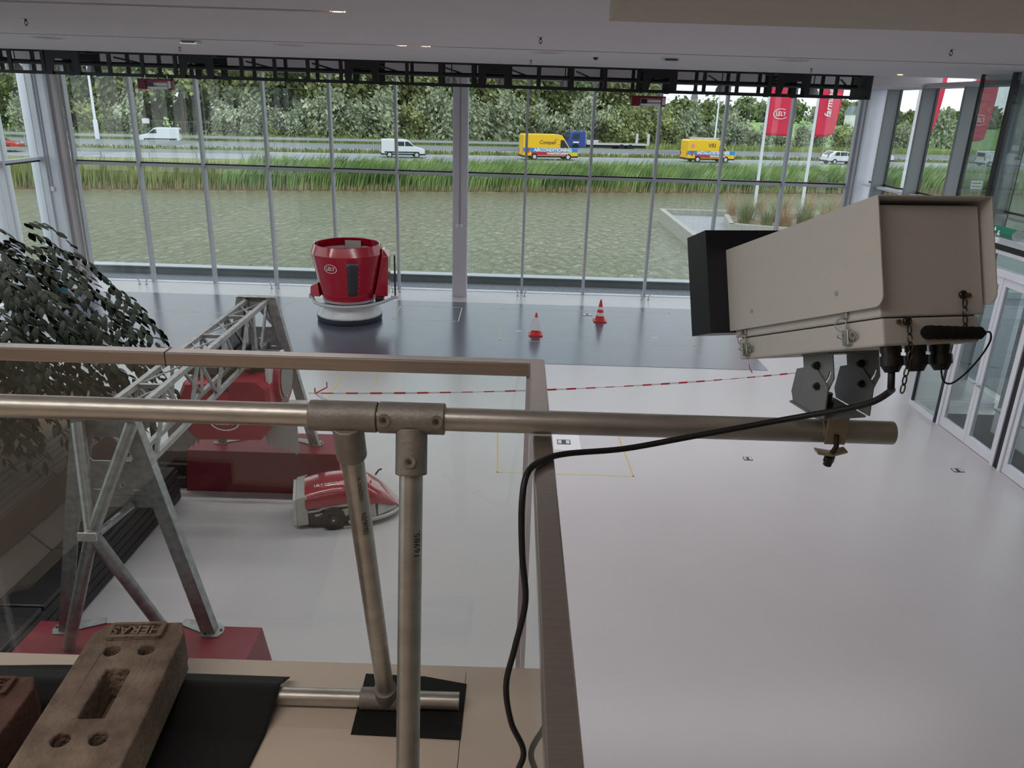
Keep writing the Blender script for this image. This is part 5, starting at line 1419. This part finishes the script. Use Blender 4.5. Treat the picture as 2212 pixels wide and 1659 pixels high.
for u, v, s in ((-33, 112.4, .8), (-27, 112.2, .95), (-24, 112.5, 1.1), (24, 110.6, .55), (27, 110.8, .6), (30, 110.4, .55)):
    tree('pale_shrub', u, v, s, 'pale yellow-green shrub near the far guard rail, %s from the left' % ordn('h'), 'pale shrubs by the far rail', 1.2, [PBUSH], trunkS, rr)
u = -30
FARC = [crown_mesh('foliage', 900, 7, 5, 1.3, 80 + k, LD) for k in range(2)]
while u < 420:
    t = thing('distant_tree', 'hazy distant tree on the horizon, %s from the left' % ordn('f'), 'tree', RD(u, 420 + rr.uniform(-30, 30), -.2), rz=rr.uniform(0, 6), group='distant horizon trees')
    s = rr.uniform(.8, 1.5)
    o = inst('foliage', FARC[rr.randrange(2)], t, (0, 0, 4.2 * s), (0, 0, 0), (s, s, s)); o['kind'] = 'stuff'
    inst('trunk', trunkS, t, (0, 0, 0), (0, 0, 0), (3, 3, 2))
    u += rr.uniform(9, 16) if u < 330 else 20

# church tower and houses on the horizon
STONE = mat('hazy_brick_stone', srgb(164, 152, 146), .9); SLATE = mat('hazy_slate', srgb(120, 130, 144), .8)
chh = thing('church', 'distant church tower with a pointed slate spire', 'church', (190, 900, -.2))
MB().box(-3.2, 3.2, -3.2, 3.2, 0, 17).build('tower', STONE, chh)
MB().add([(-3.4, -3.4, 17), (3.4, -3.4, 17), (3.4, 3.4, 17), (-3.4, 3.4, 17), (0, 0, 37)], [(0, 1, 4), (1, 2, 4), (2, 3, 4), (3, 0, 4), (3, 2, 1, 0)]).build('spire', SLATE, chh)
MB().box(3.3, 20, -4, 4, 0, 9).build('nave', STONE, chh)
MB().box(-.6, .6, -3.3, -3.2, 10, 14).build('belfry_window', GLASS_CAR, chh)
def house(lab, x, y, w, h, m):
    t = thing('distant_house', lab, 'house', (x, y, -.2))
    MB().box(-w / 2, w / 2, -4, 4, 0, h).build('walls', m, t)
    MB().prism([(-w / 2 - .4, h), (w / 2 + .4, h), (w / 2 - 1, h + 3.6), (-w / 2 + 1, h + 3.6)], -4.4, 4.4, 'y').build('roof', SLATE, t)
    for k in (-.28, .0, .28): MB().box(w * k - .8, w * k + .8, -4.06, -4.0, 1.2, 3.0).build('window', GLASS_CAR, t)
house('white distant house left of the flags with a slate roof', 92, 390, 11, 4.5, WHITE)
house('grey distant farmhouse at the right edge of the horizon', 156, 370, 16, 5.5, WHITE)

# lamp post at the left
lp = thing('street_lamp', 'slim white street lamp post beyond the road at the left', 'street lamp', (-47.6, 91.6, -.3))
MB().lathe([(.24, 0), (.24, 2.4), (.15, 2.6), (.11, 11)], 14).build('pole', WHITE_METAL, lp, smooth=40)
MB().tube([(0, 0, 10.9), (.3, -.4, 11.4), (.6, -1.6, 11.6)], .06, 8).build('arm', WHITE_METAL, lp, smooth=50)
MB().box(.45, .75, -2.4, -1.5, 11.5, 11.66).build('lantern', LIGHT_GREY, lp, bevel=.03)
lp2 = thing('street_lamp', 'thin grey lamp post behind the yellow van with the roof rack', 'street lamp', (23.5, 97.4, -.28))
MB().lathe([(.16, 0), (.16, 1.6), (.10, 1.7), (.08, 12)], 12).build('pole', WHITE_METAL, lp2, smooth=40)
MB().tube([(0, 0, 11.9), (.2, -.6, 12.3), (.3, -1.6, 12.4)], .05, 8).build('arm', WHITE_METAL, lp2, smooth=50)
MB().box(.2, .45, -2.3, -1.5, 12.3, 12.44).build('lantern', LIGHT_GREY, lp2, bevel=.03)
# metal fence with notice between the trees at the left
fe = thing('mesh_fence', 'green wire fence with a small white notice between the trees', 'fence', RD(-46, 111, -.25))
for k in range(26):
    MB().cyl((-6.5 + .5 * k, 0, 0), (-6.5 + .5 * k, .12 * k * .23, 2.3), .03, n=6).build('rail', mat('dark_green_fence', srgb(92, 104, 92), .6), fe)
for z in (.3, 2.2): MB().box(-6.5, 6.2, -.02, .02, z, z + .06).build('cross_rail', MATS['dark_green_fence'], fe)
MB().box(-1.6, -.7, -.08, -.05, 1.9, 2.5).build('notice', WHITE, fe)
# roadside sign at the right
sg = thing('name_board', 'small white two line name board standing in the reeds at the right', 'sign', (33.6, 58.6, -.1))
for x in (-.3, .3): MB().cyl((x, 0, 0), (x, 0, .7), .025, n=8).build('post', GREY_ALU, sg)
MB().box(-.42, .42, -.03, -.0, .45, 1.05).build('board', WHITE, sg)
for z in (.62, .84): MB().box(-.34, .34, -.034, -.031, z, z + .06).build('text_line', DKT, sg)

# ---------------------------------------------------------------- flags
FLAG = mat('red_flag_cloth', srgb(218, 44, 78), .7)
FLAG.node_tree.nodes['Principled BSDF'].inputs['Subsurface Weight'].default_value = 0.0
def flag(lab, x, y, kind, curl=0.0, pole_lab=None):
    p = thing('flag_pole', pole_lab or ('white pole of the ' + lab), 'flag pole', (x, y, -.3))
    MB().lathe([(.075, 0), (.075, 3), (.05, 9.2), (.06, 9.22), (.01, 9.3)], 16).build('mast', WHITE_METAL, p, smooth=40)
    if not kind: return
    f = thing('flag', lab, 'flag', (x + .05, y, 4.15), rz=rad(-6))
    W, Hf, nx, nz_ = 1.10, 3.9, 12, 26
    def fp(u, v):
        X = u * W - curl * (1 - v) ** 2 * u * .35
        Y = .07 * sin(5.2 * u + 1.2 * v) * u + .05 * sin(3 * v * 2 + u * 2) * u
        Z = v * Hf - .04 * u + (0.10 * (u ** 3) * max(0, 1 - v * 6) * (curl * 3))
        return Vector((X, Y, Z))
    vs = [fp(i / nx, j / nz_) for i in range(nx + 1) for j in range(nz_ + 1)]
    fs = [(i * (nz_ + 1) + j, (i + 1) * (nz_ + 1) + j, (i + 1) * (nz_ + 1) + j + 1, i * (nz_ + 1) + j + 1) for i in range(nx) for j in range(nz_)]
    o = MB().add([tuple(v) for v in vs], fs).build('cloth', FLAG, f, smooth=80)
    o.modifiers.new('thickness', 'SOLIDIFY').thickness = .006
    if kind == 'logo':
        u0, v0 = .55, .26
        c_ = fp(u0, v0)
        logo(f, basis((1, 0, 0), (0, 0, 1), (0, -1, 0), (c_.x, c_.y - .055, c_.z)), .36, d=.004)
    else:
        c_ = fp(.56, .2)
        text('flag_lettering', 'farming innovators', .42, basis((0, .0, 1), (-1, .0, 0), (0, -1, 0), (c_.x - .04, c_.y - .07, c_.z + .15)), WHITE_PRINT, f, .003, bold=.006, shear=.2, align='LEFT')
flag('red flag with white oval logo left of the corner column', 12.04, 40.0, 'logo')
flag('red flag with vertical lettering left of the corner column', 14.42, 40.0, 'text', .6)
flag('red flag with white oval logo right of the corner column', 16.85, 40.0, 'logo')
flag('red flag with vertical lettering seen between two grey fins', 19.25, 40.0, 'text', .9)
flag('red flag with white oval logo seen through the lobby glass', 21.75, 40.0, 'logo', .5)

# ---------------------------------------------------------------- terrace in the pond at the right
TCON = mat('board_marked_concrete', srgb(172, 170, 160), .85, var=.12, vscale=6, stretch=(1, 3, .5), bump=.1, bscale=20)
struct('ground_terrace', MB().prism([(7.9, 23.9), (24, 23.9), (24, 41.75), (8.1, 41.75)], -.9, -.06, 'z'), mat('grey_terrace_paving', srgb(158, 160, 162), .8, var=.08, vscale=2))
tw = thing('terrace_wall', 'board-marked concrete wall enclosing the terrace in the pond', 'wall', (7.8, 33, -.9))
MB().prism([(7.42, 23.9), (7.68, 23.9), (7.86, 41.75), (7.60, 42.0)], -.9, .22, 'z').build('side_wall', TCON, tw, world=True)
MB().prism([(7.87, 41.76), (24, 41.76), (24, 42.0), (7.62, 42.0)], -.9, .22, 'z').build('end_wall', TCON, tw, world=True)
pl_ = thing('terrace_planter', 'low concrete planter with tall grasses on the terrace', 'planter', (12, 37.5, -.06))
for a, b_ in (((10.35, 39.2), (9.75, 35.8)), ((9.75, 35.8), (12.4, 34.9)), ((12.4, 34.9), (19, 34.9))):
    d = Vector((b_[0] - a[0], b_[1] - a[1])); n2 = Vector((-d.y, d.x)).normalized() * .22
    MB().prism([a, b_, (b_[0] + n2.x, b_[1] + n2.y), (a[0] + n2.x, a[1] + n2.y)], -.06, .38, 'z').build('wall_panel', TCON, pl_, world=True)
MB().prism([(10.6, 39.2), (10.0, 36.0), (12.5, 35.15), (19, 35.15), (19, 39.2)], -.05, .25, 'z').build('soil', MUD, pl_, world=True)
GTUFT = mat('olive_ornamental_grass', srgb(132, 140, 98), .7, var=.25, vscale=2, col2=srgb(168, 172, 126)); BRT = mat('brown_ornamental_grass', srgb(184, 156, 124), .7, var=.2, vscale=2)
rg = random.Random(5)
def tuft(lab, x, y, h, m, n=260):
    t = thing('grass_clump', lab, 'grass', (x, y, .2), group='grass clumps in the terrace planter')
    vs, fs = [], []
    for _ in range(n):
        a = rg.uniform(0, 6.28); r0 = rg.uniform(0, .28); L_ = h * rg.uniform(.6, 1.1); ln = rg.uniform(.15, .65)
        x0, y0 = r0 * cos(a), r0 * sin(a); wx, wy = -.008 * sin(a), .008 * cos(a); k = len(vs)
        for tt in (0, .5, 1):
            vs += [(x0 + cos(a) * ln * L_ * tt ** 1.6 - wx * (1 - tt * .7), y0 + sin(a) * ln * L_ * tt ** 1.6 - wy * (1 - tt * .7), L_ * (tt - .25 * tt * tt * ln)), (x0 + cos(a) * ln * L_ * tt ** 1.6 + wx * (1 - tt * .7), y0 + sin(a) * ln * L_ * tt ** 1.6 + wy * (1 - tt * .7), L_ * (tt - .25 * tt * tt * ln))]
        fs += [(k, k + 1, k + 3, k + 2), (k + 2, k + 3, k + 5, k + 4)]
    o = MB().add(vs, fs).build('blades', m, t); o['kind'] = 'stuff'
for k, (x, y) in enumerate(((10.8, 37.2), (11.6, 36.4), (11.3, 38.3), (12.4, 36.3), (12.6, 37.9), (13.4, 36.0), (13.6, 37.3), (14.4, 36.3), (14.9, 37.8), (15.6, 36.2))):
    br_ = k in (3, 7)
    tuft(('brown-tipped' if br_ else 'olive green') + ' grass clump in the terrace planter, %s of the row' % nth(k + 1), x, y, rg.uniform(.9, 1.3), BRT if br_ else GTUFT)
for k, (x, y) in enumerate(((11.0, 40.2), (12.6, 40.8), (13.8, 40.6), (15.2, 40.9), (16.4, 40.5), (17.6, 40.8))):
    tuft('tall brown grass clump behind the terrace planter, %s from the left' % nth(k + 1), x, y, rg.uniform(1.0, 1.4), BRT, 150)
